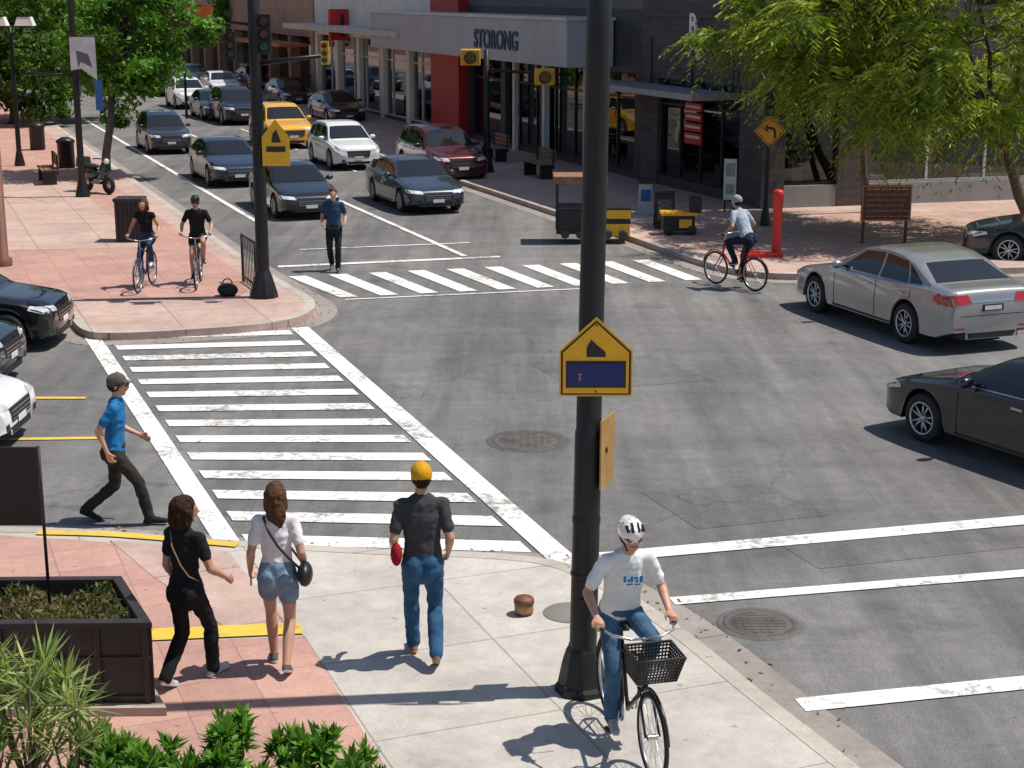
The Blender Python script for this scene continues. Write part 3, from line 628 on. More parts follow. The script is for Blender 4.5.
m.add([(-.18,-.215,.2),(.18,-.215,.2),(.18,-.07,.7),(-.18,-.07,.7)],[(0,1,2,3)],1,False,M); m.obj('sandwich_board',[M_BLK,mat('chalk_board',(.12,.11,.10),.8,0,.9,14)])
m=MB(); M=Matrix.Translation(G(682,234,KERB)); m.box((-.1,0,.28),(.75,.5,.36),0,M); m.box((-.1,0,.50),(.85,.56,.07),1,M); m.box((.05,-.26,.28),(.3,.03,.2),1,M); m.box((.3,0,.7),(.25,.45,.35),0,M)
for x in(-.35,.2): m.lathe([(0,-.03),(.12,-.03),(.12,.03),(0,.03)],(x,-.25,.12),'y',14,0,M)
m.obj('hand_cart',[M_BLK,M_YS],None,.01)
def bench(px,py,col=M_WOOD,nm='wooden_bench'):
    m=MB(); M=frame(G(px,py,KERB),nA)
    for i in range(4): m.box((0,-.18+i*.12,.45),(1.5,.1,.04),0,M)
    for i in range(3): m.box((0,-.27,.58+i*.13),(1.5,.03,.1),0,M)
    for x in(-.65,.65): m.box((x,0,.22),(.06,.4,.44),1,M); m.box((x,-.24,.6),(.06,.05,.6),1,M)
    m.obj(nm,[col,M_BLK])
bench(538,177); bench(494,160); bench(48,183)
m=MB(); M=Matrix.Translation(G(729,212,KERB)); m.box((0,0,.85),(.32,.06,1.05),0,M); m.box((0,-.032,1.1),(.25,.01,.35),1,M); m.box((0,-.032,.6),(.22,.01,.25),1,M)
for x in(-.12,.12): m.box((x,0,.2),(.04,.04,.4),2,M)
m.obj('info_panel',[M_PLT,mat('panel_print',(.35,.35,.36),.5,0,.7,30),M_BLK])
m=MB(); M=Matrix.Translation(G(645,214,KERB)); m.box((0,0,.40),(.36,.36,.8),0,M,.9); m.box((0,0,.84),(.40,.40,.08),1,M); m.box((0,-.185,.5),(.25,.02,.3),2,M); m.obj('recycling_bin',[mat('bin_grey',(.35,.37,.40),.5),M_BLK,mat('bin_blue',(.02,.08,.3),.5)],None,.01)
P=G(776,256,KERB); m=MB(); hR=hz(P,190)-KERB; m.lathe([(.15,0),(.15,.05),(.10,.08),(.10,hR-.15),(.115,hR-.14),(.115,hR-.02),(.08,hR),(0,hR+.02)],P,n=20)
m.obj('red_bollard',[mat('bollard_red',(.55,.02,.015),.45)])
P=G(762,257,KERB); m=MB(); m.box(P+Vector((0,0,.05)),(.85,.3,.1)); m.box(P+Vector((-.2,0,.12)),(.3,.2,.05)); m.obj('red_kerb_block',[MC['bollard_red']],None,.01)
P=G(884,244,KERB); m=MB(); s=(W(908,200,P.y)-W(858,200,P.y)).x; zt_,zb2=hz(P,185),hz(P,221)
m.box((P.x,P.y,(zt_+zb2)/2),(s,.05,zt_-zb2)); hh=zt_-zb2
for z in(zb2+.02,zt_-.02): m.box((P.x,P.y-.032,z),(s,.02,.035),1)
for x in(-s/2+.02,s/2-.02): m.box((P.x+x,P.y-.03,(zt_+zb2)/2),(.035,.016,hh-.08),1)
R=random.Random(3)
for i in range(6):
    x=-s*.40
    while x<s*.36:
        w=R.uniform(.05,.16); m.box((P.x+x+w/2,P.y-.03,zb2+.11+i*(hh-.2)/5),(w,.012,.022 if i<5 else .045),1); x+=w+.03
for x in(-s/2+.08,s/2-.08): m.box((P.x+x,P.y+.06,(zt_+KERB)/2),(.06,.06,zt_-KERB))
m.obj('wooden_sign',[mat('brown_board',(.10,.035,.02),.6,0,.25,6),mat('board_text',(.42,.17,.06),.6,0,.3,30)])
def railing(p0,p1,h,nm='metal_railing'):
    m=MB(); k=9
    for i in range(k+1):
        p=p0.lerp(p1,i/k); m.tube([p,p+Z*h],.02 if i in(0,k) else .01,n=6)
    for z in(.12,h): m.tube([p0+Z*z,p1+Z*z],.02,n=6)
    m.obj(nm,[M_POLE])
railing(G(243,282,KERB),G(257,292,KERB),.95)
P=G(228,296,KERB); m=MB(); m.ball(P+Vector((0,0,.12)),(.2,.15,.13),0,14); m.torus(P+Vector((0,0,.24)),.09,.012,'y',0,16); m.obj('duffel_bag',[mat('black_fabric',(.015,.015,.017),.8,0,.3,10,.4,20)])
P=G(132,241,KERB); m=MB(); hh=hz(P,199)-KERB; m.box(P+Vector((0,0,hh/2)),(.6,.55,hh)); m.box(P+Vector((0,0,hh)),(.65,.6,.08))
for i in range(6): m.box(P+Vector((-.25+i*.1,-.285,hh/2)),(.05,.03,hh*.9))
m.obj('waste_bin',[mat('bin_dark',(.03,.022,.02),.6)],None,.01)
for px,py in((67,168),(38,150)):
    P=G(px,py,KERB); m=MB(); m.lathe([(.25,0),(.27,.05),(.27,.8),(.3,.82),(.3,.9),(.12,1.0),(0,1.0)],P,n=16); m.obj('litter_bin',[M_POLE])
M=frame(G(98,193,KERB),(.75,-.66)); m=MB()
for y in(-.5,.55): m.torus((0,y,.27),.20,.065,'x',0,24,8,M); m.lathe([(0,-.03),(.14,-.03),(.14,.03),(0,.03)],(0,y,.27),'x',16,1,M)
m.tube([(0,.55,.27),(0,.42,.75),(0,.36,.98)],[.03,.05,.03],2,8,M); m.tube([(-.30,.28,1.02),(0,.38,1.0),(.30,.28,1.02)],.018,0,8,M)
m.ball((0,-.30,.55),(.17,.42,.20),2,16,M); m.ball((0,-.25,.76),(.14,.38,.07),0,14,M); m.box((0,.12,.32),(.30,.42,.08),2,M); m.ball((0,.42,.66),(.20,.10,.28),2,14,M); m.ball((0,.50,.93),(.09,.07,.08),3,12,M); m.box((0,-.62,.85),(.34,.3,.28),0,M,.85)
m.obj('motor_scooter',[M_RUB,M_CHR,mat('scooter_black',(.015,.015,.017),.25,0,.1,coat=1),M_HL])
# ---------- vehicles ----------
def ip(x,pts,k=0):
    X=[p[0] for p in pts];Y=[p[1] for p in pts]
    if not k: return np.interp(x,X,Y)
    return (np.interp(x-k,X,Y)+2*np.interp(x,X,Y)+np.interp(x+k,X,Y))/4
KIND={
'sedan':dict(L=4.75,W=1.84,top=[(0,.52),(.02,.60),(.08,.68),(.25,.76),(.7,.85),(1.3,.95),(2.12,1.37),(2.5,1.44),(2.9,1.455),(3.3,1.42),(3.65,1.33),(4.25,1.07),(4.62,1.03),(4.70,.98),(4.75,.80)],
   belt=[(0,.60),(.6,.78),(1.3,.88),(3,.93),(4.2,.98),(4.75,.95)],ax=(.90,3.68),R=.335,
   win=[[(1.62,.95),(2.74,.965),(2.74,1.355),(2.20,1.31)],[(2.82,.965),(3.62,.985),(3.44,1.315),(2.82,1.355)],[(3.67,.99),(4.0,1.02),(3.7,1.19),(3.52,1.285)]],
   ws=[(1.36,.76),(2.10,.57)],rw=[(3.68,.55),(4.22,.70)],doors=(1.52,2.78,3.75),hl=(.60,.70),tl=(.78,.95),gr=(.40,.60),pl=.74),
'suv':dict(L=4.6,W=1.88,top=[(0,.60),(.02,.72),(.07,.84),(.25,.92),(.7,.99),(1.15,1.06),(1.85,1.54),(2.3,1.66),(2.9,1.68),(3.7,1.64),(4.15,1.56),(4.45,1.12),(4.53,1.04),(4.58,.9),(4.6,.75)],
   belt=[(0,.68),(.6,.88),(1.15,.98),(3,1.03),(4.2,1.08),(4.6,1.0)],ax=(.88,3.58),R=.37,
   win=[[(1.5,1.06),(2.58,1.07),(2.58,1.53),(2.0,1.49)],[(2.66,1.07),(3.5,1.09),(3.42,1.52),(2.66,1.53)],[(3.57,1.10),(4.15,1.14),(3.95,1.44),(3.52,1.50)]],
   ws=[(1.22,.78),(1.84,.62)],rw=[(4.18,.60),(4.42,.70)],doors=(1.40,2.62,3.6),hl=(.72,.84),tl=(.85,1.08),gr=(.50,.74),pl=.80)}
def car(name,C,fwd,kind,paint_m,sc=1.,tail=False):
    K=KIND[kind]; L=K['L'];Wd=K['W']/2; fwd=fwd.normalized(); X=-fwd; Yv=Z.cross(X)
    M=Matrix(((X.x,Yv.x,0,C.x),(X.y,Yv.y,0,C.y),(0,0,1,C.z),(0,0,0,1)))@Matrix.Scale(sc,4)@Matrix.Translation((-L/2,0,0))
    xs=np.unique(np.concatenate([[0,.01,.03,.06,.1,.15,.22],np.arange(.3,L-.25,.055),[L-.22,L-.15,L-.1,L-.06,L-.03,L-.01,L]]))
    R=K['R']+.055; sill=.24
    def hw(x): return Wd*ip(x,[(0,.76),(.06,.85),(.2,.925),(.5,.97),(1,1),(L-1.2,1),(L-.5,.965),(L-.15,.91),(L-.05,.86),(L,.79)])
    def belt(x,t): return min(float(ip(x,K['belt'])),t-.025)
    rows=[]
    for x in xs:
        t=float(ip(x,K['top'],.02 if .1<x<L-.1 else 0)); h=float(hw(x)); b=belt(x,t)
        za=sill+(.08*max(0,1-x/.25))+(.12*max(0,1-(L-x)/.3)); 
        for a in K['ax']:
            dd=R*R-(x-a)**2
            if dd>0: za=max(za,K['R']+math.sqrt(dd)*1.0)
        za=min(za,b-.05)
        r=[(0,.24),(h-.24,.24),(h-.24,max(.24,za)),(h-.035,za),(h-.008,za+.012)]
        for q in(.15,.35,.5,.65,.82,1.):
            z=za+.012+(b-za-.012)*q
            f=np.interp(z,[.2,.4,.60,.635,.66,.9,1.1],[.965,.982,.995,1.006,.986,.970,.94]); r.append((h*f,z))
        r.append((h*.925,b+.018)); hg=max(0,t-b-.018); yb=h*.905; yr=yb-.34*hg if hg>.03 else yb*.94
        if hg>.1: 
            r+= [(yb+(yr-yb)*.33,b+.018+hg*.30),(yb+(yr-yb)*.72,b+.018+hg*.66),(yr+.015,t-.055),(yr*.93,t-.018)]
        else: r+= [(yb,b+.018+hg*.3),(yb*.97,b+.018+hg*.5),(yb*.93,b+.018+hg*.72),(yb*.84,t-.008)]
        r+= [(yr*.6,t-.003),(yr*.3,t),(0,t)]
        rows.append(r)
    m=MB(); vs=[]
    for x,r in zip(xs,rows):
        full=[(x,y,z) for y,z in r]+[(x,-y,z) for y,z in r[-2:0:-1]]
        vs+=full
    w=len(full); fs=[];mi=[]
    for i in range(len(xs)-1):
        for k in range(w):
            k2=(k+1)%w; fs.append((i*w+k,i*w+k2,(i+1)*w+k2,(i+1)*w+k)); kk=min(k,w-1-k); mi.append(1 if kk<3 else 0)
    fs.append(tuple(range(w))[::-1]); fs.append(tuple((len(xs)-1)*w+k for k in range(w))); mi+=[0,0]
    bv=BVHTree.FromPolygons([Vector(v) for v in vs],fs)
    m.v+= [tuple(M@Vector(v)) for v in vs]; m.f+=fs; m.m+=mi; m.s+=[True]*(len(fs)-2)+[False]*2
    E=empty(name); body=m.obj('body',[paint_m,M_BLK],E)
    try: body.data.set_sharp_from_angle(angle=math.radians(38))
    except Exception: pass
    d=MB()
    def patch(quad,ax,sg,mi,off=.006,nu=8,nv=5):
        P=[];ok=[]
        for j in range(nv+1):
            for i in range(nu+1):
                u,v=i/nu,j/nv; a=[quad[0][k]*(1-u)+quad[1][k]*u for k in(0,1)]; c=[quad[3][k]*(1-u)+quad[2][k]*u for k in(0,1)]
                q=(a[0]*(1-v)+c[0]*v,a[1]*(1-v)+c[1]*v)
                if ax=='y': og=Vector((q[0],3*sg,q[1]));dr=Vector((0,-sg,0))
                elif ax=='z': og=Vector((q[0],q[1]*1.,4));dr=Vector((0,0,-1))
                else: og=Vector((L/2+sg*6,q[0],q[1]));dr=Vector((-sg,0,0))
                h=bv.ray_cast(og,dr)
                if h[0] is None: P.append(Vector((0,0,0)));ok.append(False)
                else:
                    nn=h[1]; nn=nn if nn.dot(dr)<0 else -nn; P.append(h[0]+nn*off);ok.append(True)
        f=[]
        for j in range(nv):
            for i in range(nu):
                t=(j*(nu+1)+i,j*(nu+1)+i+1,(j+1)*(nu+1)+i+1,(j+1)*(nu+1)+i)
                if all(ok[k] for k in t) and (P[t[0]]-P[t[2]]).length<.6: f.append(t)
        d.add(P,f,mi,True,M)
    for sg in(1,-1):
        x0=K['win'][0][0];xl=K['win'][-1][1]
        for wq in K['win']: patch(wq,'y',sg,0,.007)
        patch([(x0[0]-.02,x0[1]-.03),(xl[0]+.03,xl[1]-.03),(xl[0]+.03,xl[1]-.012),(x0[0]-.02,x0[1]-.012)],'y',sg,3,.006,14,1)
        for x in K['doors']: patch([(x,.30),(x+.014,.30),(x+.014,x0[1]-.04),(x,x0[1]-.04)],'y',sg,1,.003,1,8)
        patch([(K['ax'][0]+R+.02,.245),(K['ax'][1]-R-.02,.245),(K['ax'][1]-R-.02,.30),(K['ax'][0]+R+.02,.30)],'y',sg,1,.006,10,2)
        for x in(K['doors'][1]-.24,K['doors'][2]-.22): d.box((x,sg*Wd*.985,x0[1]-.12),(.18,.035,.03),3,M)
        d.ball((K['win'][0][0][0]+.12,sg*(Wd+.07),x0[1]+.06),(.07,.12,.075),4,12,M); d.box((K['win'][0][0][0]+.12,sg*(Wd-.04),x0[1]+.03),(.05,.16,.03),1,M)
        z0,z1=K['hl']; patch([(sg*.42,z0-.01),(sg*.80,z0+.03),(sg*.82,z1+.01),(sg*.50,z1-.02)],'x',-1,2,.008,6,3)
        patch([(sg*.50,.33),(sg*.66,.33),(sg*.68,.42),(sg*.54,.42)],'x',-1,1,.006,4,2)
        z0,z1=K['tl']; patch([(sg*.40,z0+.03),(sg*.84,z0),(sg*.83,z1),(sg*.46,z1)],'x',1,5,.008,6,3)
        patch([(L-.42,z0+.04),(L-.08,z0),(L-.08,z1-.02),(L-.38,z1-.03)],'y',sg,5,.008,4,2)
        patch([(.16,K['hl'][0]-.0),(.45,K['hl'][0]+.07),(.42,K['hl'][1]+.02),(.14,K['hl'][1]-.02)],'y',sg,2,.006,4,2)
        patch([(sg*.52,.40),(sg*.70,.40),(sg*.70,.43),(sg*.52,.43)],'x',1,5,.012,3,1)
        patch([(.42,sg*.60),(1.25,sg*.72),(1.25,sg*.732),(.42,sg*.612)],'z',1,1,.002,8,1)
    (xa,ya),(xb,yb)=K['ws']; patch([(xa,-ya),(xa,ya),(xb,yb),(xb,-yb)],'z',1,0,.007,12,6)
    (xa,ya),(xb,yb)=K['rw']; patch([(xa,-ya),(xa,ya),(xb,yb),(xb,-yb)],'z',1,0,.007,12,6)
    z0,z1=K['gr']; patch([(-.40,z0),(.40,z0),(.46,z1),(-.46,z1)],'x',-1,1,.008,8,4)
    for i in range(3): patch([(-.38,z0+.03+i*.055),(.38,z0+.03+i*.055),(.38,z0+.042+i*.055),(-.38,z0+.042+i*.055)],'x',-1,3,.013,8,1)
    patch([(-.55,.25),(.55,.25),(.5,.35),(-.5,.35)],'x',-1,1,.007,8,2)
    patch([(-.17,z0-.05),(.17,z0-.05),(.17,z0+.05),(-.17,z0+.05)],'x',-1,6,.018,2,2)
    patch([(-.55,.25),(.55,.25),(.60,.34),(-.60,.34)],'x',1,1,.007,8,2)
    patch([(-.2,K['pl']-.06),(.2,K['pl']-.06),(.2,K['pl']+.05),(-.2,K['pl']+.05)],'x',1,1,.010,3,2)
    patch([(-.16,K['pl']-.04),(.16,K['pl']-.04),(.16,K['pl']+.03),(-.16,K['pl']+.03)],'x',1,6,.016,3,2)
    patch([(-.40,K['pl']+.09),(.40,K['pl']+.09),(.40,K['pl']+.115),(-.40,K['pl']+.115)],'x',1,3,.012,6,1)
    patch([(-.75,K['pl']-.13),(.75,K['pl']-.13),(.75,K['pl']-.118),(-.75,K['pl']-.118)],'x',1,1,.003,8,1)
    d.obj('trim_and_glass',[M_CGL,M_BLK,M_HL,M_CHR,paint_m,M_TL,M_PLT],E,fix=False)
    wm=MB()
    for a in K['ax']:
        for sg in(1,-1):
            c=(a,sg*(Wd-.12),K['R']); r=K['R']
            pr=[(r*.64,.10),(r*.66,.112),(r*.86,.115),(r*.97,.095),(r,.06),(r,-.06),(r*.97,-.095),(r*.6,-.11)]
            wm.lathe([(q,h*sg) for q,h in pr],c,'y',28,0,M)
            wm.lathe([(r*.68,.113*sg),(r*.64,.117*sg),(r*.60,.10*sg),(r*.58,.03*sg),(0,.02*sg)],c,'y',28,1,M)
            wm.lathe([(r*.67,.116*sg),(r*.62,.12*sg),(r*.60,.105*sg)],c,'y',28,2,M)
            wm.lathe([(0,.105*sg),(.05,.105*sg),(.065,.08*sg),(.065,.03*sg)],c,'y',14,2,M)
            for k in range(10):
                A=2*math.pi*(k//2)/5+(.16 if k%2 else -.16)
                p0=Vector((c[0]+.03*math.cos(A),c[1]+.09*sg,c[2]+.03*math.sin(A))); A2=A+(.08 if k%2 else -.08); p1=Vector((c[0]+r*.63*math.cos(A2),c[1]+.10*sg,c[2]+r*.63*math.sin(A2)))
                wm.tube([p0,p1],[.02,.014],2,5,M)
    wm.obj('wheels',[M_RUB,M_BLK,M_CHR],E,fix=True)
    return E
def cp(n,c,met=.3,r=.22): return mat('car_paint_'+n,c,r,met,.04,1,coat=1)
BLKP=cp('black',(.006,.006,.007),.0);NAVY=cp('navy',(.014,.024,.045),.2);GREY=cp('grey',(.035,.045,.06),.3);SILV=cp('silver',(.36,.36,.365),.6,.28);WHT=cp('white',(.78,.78,.77),0);YEL=cp('yellow',(.80,.42,.03),0);RED=cp('dark_red',(.10,.008,.010));CHAR=cp('charcoal',(.018,.022,.027),.1)
def far(nm,x0,x1,y1,kind,pm,sc=.93,f=-1):
    dl=(y1+8)**2*2.1/9400; car(nm,G((x0+x1)/2,y1-dl),d1*f,kind,pm,sc)
far('sedan',365,462,216,'sedan',GREY,.92); far('black_sedan',252,333,222,'sedan',BLKP,.90); far('sedan',197,255,189,'sedan',NAVY,.92)
far('white_suv',308,378,172,'suv',WHT,.88); far('maroon_suv',401,480,185,'suv',RED,.97); far('yellow_suv',250,312,150,'suv',YEL,.95)
far('suv',135,192,156,'suv',CHAR,.85); far('sedan',310,363,125,'sedan',BLKP,.95); far('sedan',268,310,107,'sedan',NAVY,.95)
far('black_suv',212,258,126,'suv',BLKP,.95); far('sedan',197,230,121,'sedan',CHAR,.9); far('white_suv',167,207,110,'suv',WHT,.9)
far('sedan',150,180,97,'sedan',GREY,.95); far('suv',140,165,86,'suv',CHAR,.95); far('sedan',345,385,112,'sedan',GREY,.9)
far('white_sedan',205,237,98,'sedan',WHT,.95); far('suv',240,272,92,'suv',RED,.95); far('sedan',180,205,88,'sedan',NAVY,.95); far('suv',112,140,78,'suv',GREY,.95)
w1=G(820,313);w2_=G(910,344); f=(w1-w2_).normalized()
cen=(w1+w2_)/2-Z.cross(f)*.84; cen.z=0; car('silver_sedan',cen,f,'sedan',SILV,1.02)
w1=G(929,443);w2_=G(1051,484); f=(w1-w2_).normalized(); ctr=w1-f*1.35-Z.cross(f)*.8; ctr.z=0; car('black_sedan',ctr,f,'sedan',BLKP,.97)
car('sedan',G(1076,262,0),Vector((-1,.25,0)),'sedan',CHAR,1.0)
car('black_suv',G(-55,343),Vector((1,.02,0)),'suv',BLKP,.88); car('black_suv',G(-122,383),Vector((1,.0,0)),'suv',CHAR,.9); car('white_sedan',G(-150,443),Vector((1,.0,0)),'sedan',WHT,.95)
# ---------- people ----------
def V3(*a): return Vector(a)
def ik(a,b,l1,l2,pole):
    d=b-a; D=min(d.length,(l1+l2)*.999); dn=d.normalized(); x=(l1*l1-l2*l2+D*D)/(2*D); h=math.sqrt(max(0,l1*l1-x*x))
    p=(pole-dn*pole.dot(dn)).normalized(); return a+dn*x+p*h
def prim_mesh(pr,vs,fs,n=12,k=4):
    a,b,ra,rb,m,fl,fr=pr; w=b-a; w=w.normalized() if w.length>1e-5 else V3(0,0,1)
    f=fr-w*fr.dot(w); f=f.normalized() if f.length>1e-4 else w.orthogonal().normalized(); s=w.cross(f); o=len(vs); rings=[]
    for i in range(k+1): q=-math.pi/2+math.pi/2*i/k; rings.append((a+w*ra*math.sin(q),max(ra*math.cos(q),1e-4)))
    for i in range(k+1): q=math.pi/2*i/k; rings.append((b+w*rb*math.sin(q),max(rb*math.cos(q),1e-4)))
    for c,r in rings:
        for j in range(n): t=2*math.pi*j/n; vs.append(c+s*r*math.cos(t)+f*r*fl*math.sin(t))
    R_=len(rings)
    for i in range(R_-1):
        for j in range(n): j2=(j+1)%n; fs.append((o+i*n+j,o+i*n+j2,o+(i+1)*n+j2,o+(i+1)*n+j))
    fs.append(tuple(o+j for j in range(n))[::-1]); fs.append(tuple(o+(R_-1)*n+j for j in range(n)))
def sdf(P,pr):
    a,b,ra,rb,m,fl,fr=pr; a=np.array(a);w=np.array(b)-a; L=np.linalg.norm(w)
    w=w/L if L>1e-5 else np.array([0,0,1.]); t=np.clip((P-a)@w/max(L,1e-5),0,1) if L>1e-5 else np.zeros(len(P))
    d=P-(a+np.outer(t*L,w)); f=np.array(fr)-w*np.dot(np.array(fr),w); nf=np.linalg.norm(f)
    if nf>1e-4 and fl!=1: f/=nf; df=d@f; d=d+np.outer(df*(1/fl-1),f)
    return np.linalg.norm(d,axis=1)-(ra+(rb-ra)*t)
SKIN=mat('skin',(.50,.27,.18),.5,0,.06,6)
def cloth(n,c,v=.18): return mat('cloth_'+n,c,.9,0,v,7,.35,45,spec=.25)
def person(name,M,h,J,O,voxel=.012):
    pr=[]; FY=V3(0,1,0)
    def P(a,b,ra,rb,m,fl=1.,fr=FY): pr.append((Vector(a),Vector(b),ra,rb,m,fl,Vector(fr)))
    pel=J['pelvis']; nk=J['neck']; fem=O.get('fem',False)
    tw=nk-pel; up=tw.normalized(); chest=pel+tw*.62; waist=pel+tw*.25
    fw=J.get('fw',FY); rt=fw.cross(up).normalized(); fwd=up.cross(rt)
    S=.158 if fem else .176; bw=.88 if fem else 1.
    tm=1
    P(pel-up*(.02 if not fem else -.01),waist,.170*bw+(.012 if fem else 0),.148*bw,tm,.70,fwd); P(waist,chest,.148*bw,.168*bw,tm,.66,fwd); P(chest,chest+up*.09,.168*bw,.152*bw,tm,.62,fwd)
    sh={s:nk-up*.08+rt*S*s+J.get('shoff',V3(0,0,0)) for s in(-1,1)}
    P(sh[-1]+up*.01,sh[1]+up*.01,.058,.058,tm,.9,fwd); P(nk-up*.06,nk-up*.015,.085,.06,tm,.8,fwd)
    P(nk-up*.05,J['head']+V3(0,-.015,-.06),.056 if not fem else .047,.05 if not fem else .043,0)
    if fem: P(chest+fwd*.06+rt*.07,chest+fwd*.065+rt*.07-up*.01,.065,.065,tm); P(chest+fwd*.06-rt*.07,chest+fwd*.065-rt*.07-up*.01,.065,.065,tm)
    P(pel-up*.0,pel-up*.075,.168 if fem else .16,.160,2,.74,fwd)
    for s in(-1,1): P(pel+rt*.07*s-fwd*.055-up*.04,pel+rt*.07*s-fwd*.06-up*.09,.085,.08,2)
    sk_leg=O.get('shorts',False)
    for s,nm in((-1,'L'),(1,'R')):
        hip=pel+rt*.088*s-up*.05; an=J['ankle'+nm]; kn=ik(hip,an,.43,.425,J.get('kp'+nm,V3(.08*s,1,0)))
        lm=0 if sk_leg else 2; e_=0 if sk_leg else .011
        P(hip,kn,.086+e_*.6,.053+e_,lm,1.); P(hip-fwd*.03,hip-fwd*.03-up*.03,.082,.082,2)
        P(kn,kn.lerp(an,.35),.052+e_,.055+e_,lm); P(kn.lerp(an,.35),an,.055+e_,.036+e_*1.9,lm)
        if sk_leg: P(hip,hip.lerp(kn,.42),.096,.094,2)
        toe=J.get('toe'+nm,an+V3(0,.16,-.05)); td=(toe-an); td=V3(td.x,td.y,td.z*.6).normalized(); heel=an-td*.045-V3(0,0,.042)
        up2=V3(0,0,1)
        P(an+V3(0,0,-.01),heel+td*.02+V3(0,0,.01),.040,.036,3); P(heel+td*.01,toe,.036,.033,3,.8,up2); P(an.lerp(toe,.35)+V3(0,0,-.005),toe-td*.05,.038,.034,3,.8,up2)
        P(heel+V3(0,0,-.022),toe+V3(0,0,-.022),.036,.036,7,.35,up2)
        w=J['wrist'+nm]; el=ik(sh[s],w,.28,.25,J.get('ep'+nm,V3(.18*s,-1,-.3)))
        sl=O.get('sleeve',.6)
        P(sh[s],el,.050,.038,0 if sl<1 else 1); P(el,el.lerp(w,.3),.040,.040,0); P(el.lerp(w,.3),w,.040,.026,0,.85)
        if sl<1: P(sh[s],sh[s].lerp(el,sl),.056,.053,1)
        fd=(w-el).normalized(); cu=J.get('curl'+nm,.5); hdir=J.get('hd'+nm,fd).normalized(); pn=J.get('pn'+nm,V3(-s,.2,0)); pn=(pn-hdir*pn.dot(hdir)).normalized(); sd=hdir.cross(pn)
        ts=sd if sd.y+sd.z*.5>0 else -sd
        P(w,w+hdir*.03,.027,.030,0,.7,pn); P(w+hdir*.03,w+hdir*.082,.036,.036,0,.42,pn)
        for i,(of,ln) in enumerate(((.028,.066),(.010,.076),(-.009,.071),(-.027,.056))):
            b0_=w+hdir*.092+ts*of; q1=(hdir*math.cos(cu)+pn*math.sin(cu)); q2=(hdir*math.cos(cu*2.2)+pn*math.sin(cu*2.2)); q3=b0_+q1*ln*.5
            P(b0_-hdir*.015,q3,.0105,.0095,0); P(q3,q3+q2*ln*.5,.0095,.008,0)
        t0=w+hdir*.035+ts*.03; t1=t0+(ts*.55+hdir*.7+pn*.35).normalized()*.04; P(t0,t1,.013,.0105,0); P(t1,t1+(hdir*.8+pn*.6+ts*.05).normalized()*.03,.0105,.009,0)
    hc=J['head']; Rh=Matrix.Rotation(J.get('yaw',0),3,'Z')@Matrix.Rotation(J.get('pitch',0),3,'X')
    q=lambda x,y,z: hc+Rh@V3(x,y,z)
    sx=Rh@V3(1,0,0); hz_=Rh@V3(0,0,1)
    P(q(0,.012,.028),q(0,-.022,.024),.083,.084,0,.88,sx); P(q(0,.028,-.025),q(0,.046,-.080),.062,.036,0,.95,sx); P(q(0,.05,.02),q(0,.052,-.01),.052,.05,0)
    P(q(0,.098,.012),q(0,.113,-.022),.009,.014,0); P(q(0,.118,-.024),q(0,.10,-.026),.010,.012,0)
    for s in(-1,1): P(q(.078*s,-.005,.005),q(.080*s,-.010,-.025),.019,.013,0,.45,sx)
    P(q(-.02,.092,-.052),q(.02,.092,-.052),.010,.010,8,.7,hz_)
    P(q(-.04,.090,.026),q(.04,.090,.026),.010,.010,0)
    hr=O.get('hairlen','short')
    P(q(0,-.006,.052),q(0,-.036,.012),.087,.089,4,.92,sx); 
    if O.get('hat')!='cap' or hr!='short': P(q(0,-.035,.0),q(0,-.045,-.035),.076,.06,4,.95,sx)
    if hr=='bob':
        P(q(0,-.04,.03),q(0,-.065,-.07),.108,.095,4,1,sx); P(q(.07,-.01,.0),q(.08,-.025,-.09),.05,.042,4); P(q(-.07,-.01,.0),q(-.08,-.025,-.09),.05,.042,4); P(q(0,-.01,.07),q(0,-.05,.06),.075,.08,4)
    if hr=='long':
        P(q(0,-.05,.02),q(0,-.085,-.14),.092,.085,4,.75,FY); P(q(0,-.085,-.14),q(.015,-.095,-.25),.085,.045,4,.55,FY); P(q(.065,0,.02),q(.07,-.03,-.10),.035,.035,4); P(q(-.065,0,.02),q(-.07,-.03,-.10),.035,.035,4)
    hat=O.get('hat')
    if hat=='cap':
        P(q(0,-.004,.050),q(0,-.030,.042),.096,.098,5,.93,sx); P(q(0,.075,.050),q(0,.135,.036),.062,.05,5,.12,hz_); P(q(0,0,.15),q(0,0,.155),.01,.008,5)
    if hat=='helmet':
        P(q(0,.03,.062),q(0,-.05,.058),.104,.102,5,.90,sx); P(q(0,.05,.06),q(0,.08,.055),.085,.07,5,.9,sx)
        for x in(-.062,-.022,.022,.062):
            P(q(x,.135,.085),q(x,.09,.140-abs(x)*.4),.011,.011,6); P(q(x,.04,.165-abs(x)*.7),q(x,-.09,.145-abs(x)*.7),.011,.011,6)
        for s in(-1,1): P(q(.08*s,.01,.02),q(.04*s,.04,-.10),.007,.006,6)
    vs=[];fs=[]
    for p in pr: prim_mesh(p,vs,fs)
    me=bpy.data.meshes.new('tmp'); me.from_pydata(vs,[],fs); o=bpy.data.objects.new('tmp',me); COLL.objects.link(o)
    r=o.modifiers.new('r','REMESH'); r.mode='VOXEL'; r.voxel_size=voxel; r.adaptivity=0
    s_=o.modifiers.new('s','SMOOTH'); s_.factor=.5; s_.iterations=2
    dg=bpy.context.evaluated_depsgraph_get(); nm=bpy.data.meshes.new_from_object(o.evaluated_get(dg)); bpy.data.objects.remove(o)
    n=len(nm.vertices); co=np.empty(n*3); nm.vertices.foreach_get('co',co); co=co.reshape(-1,3)
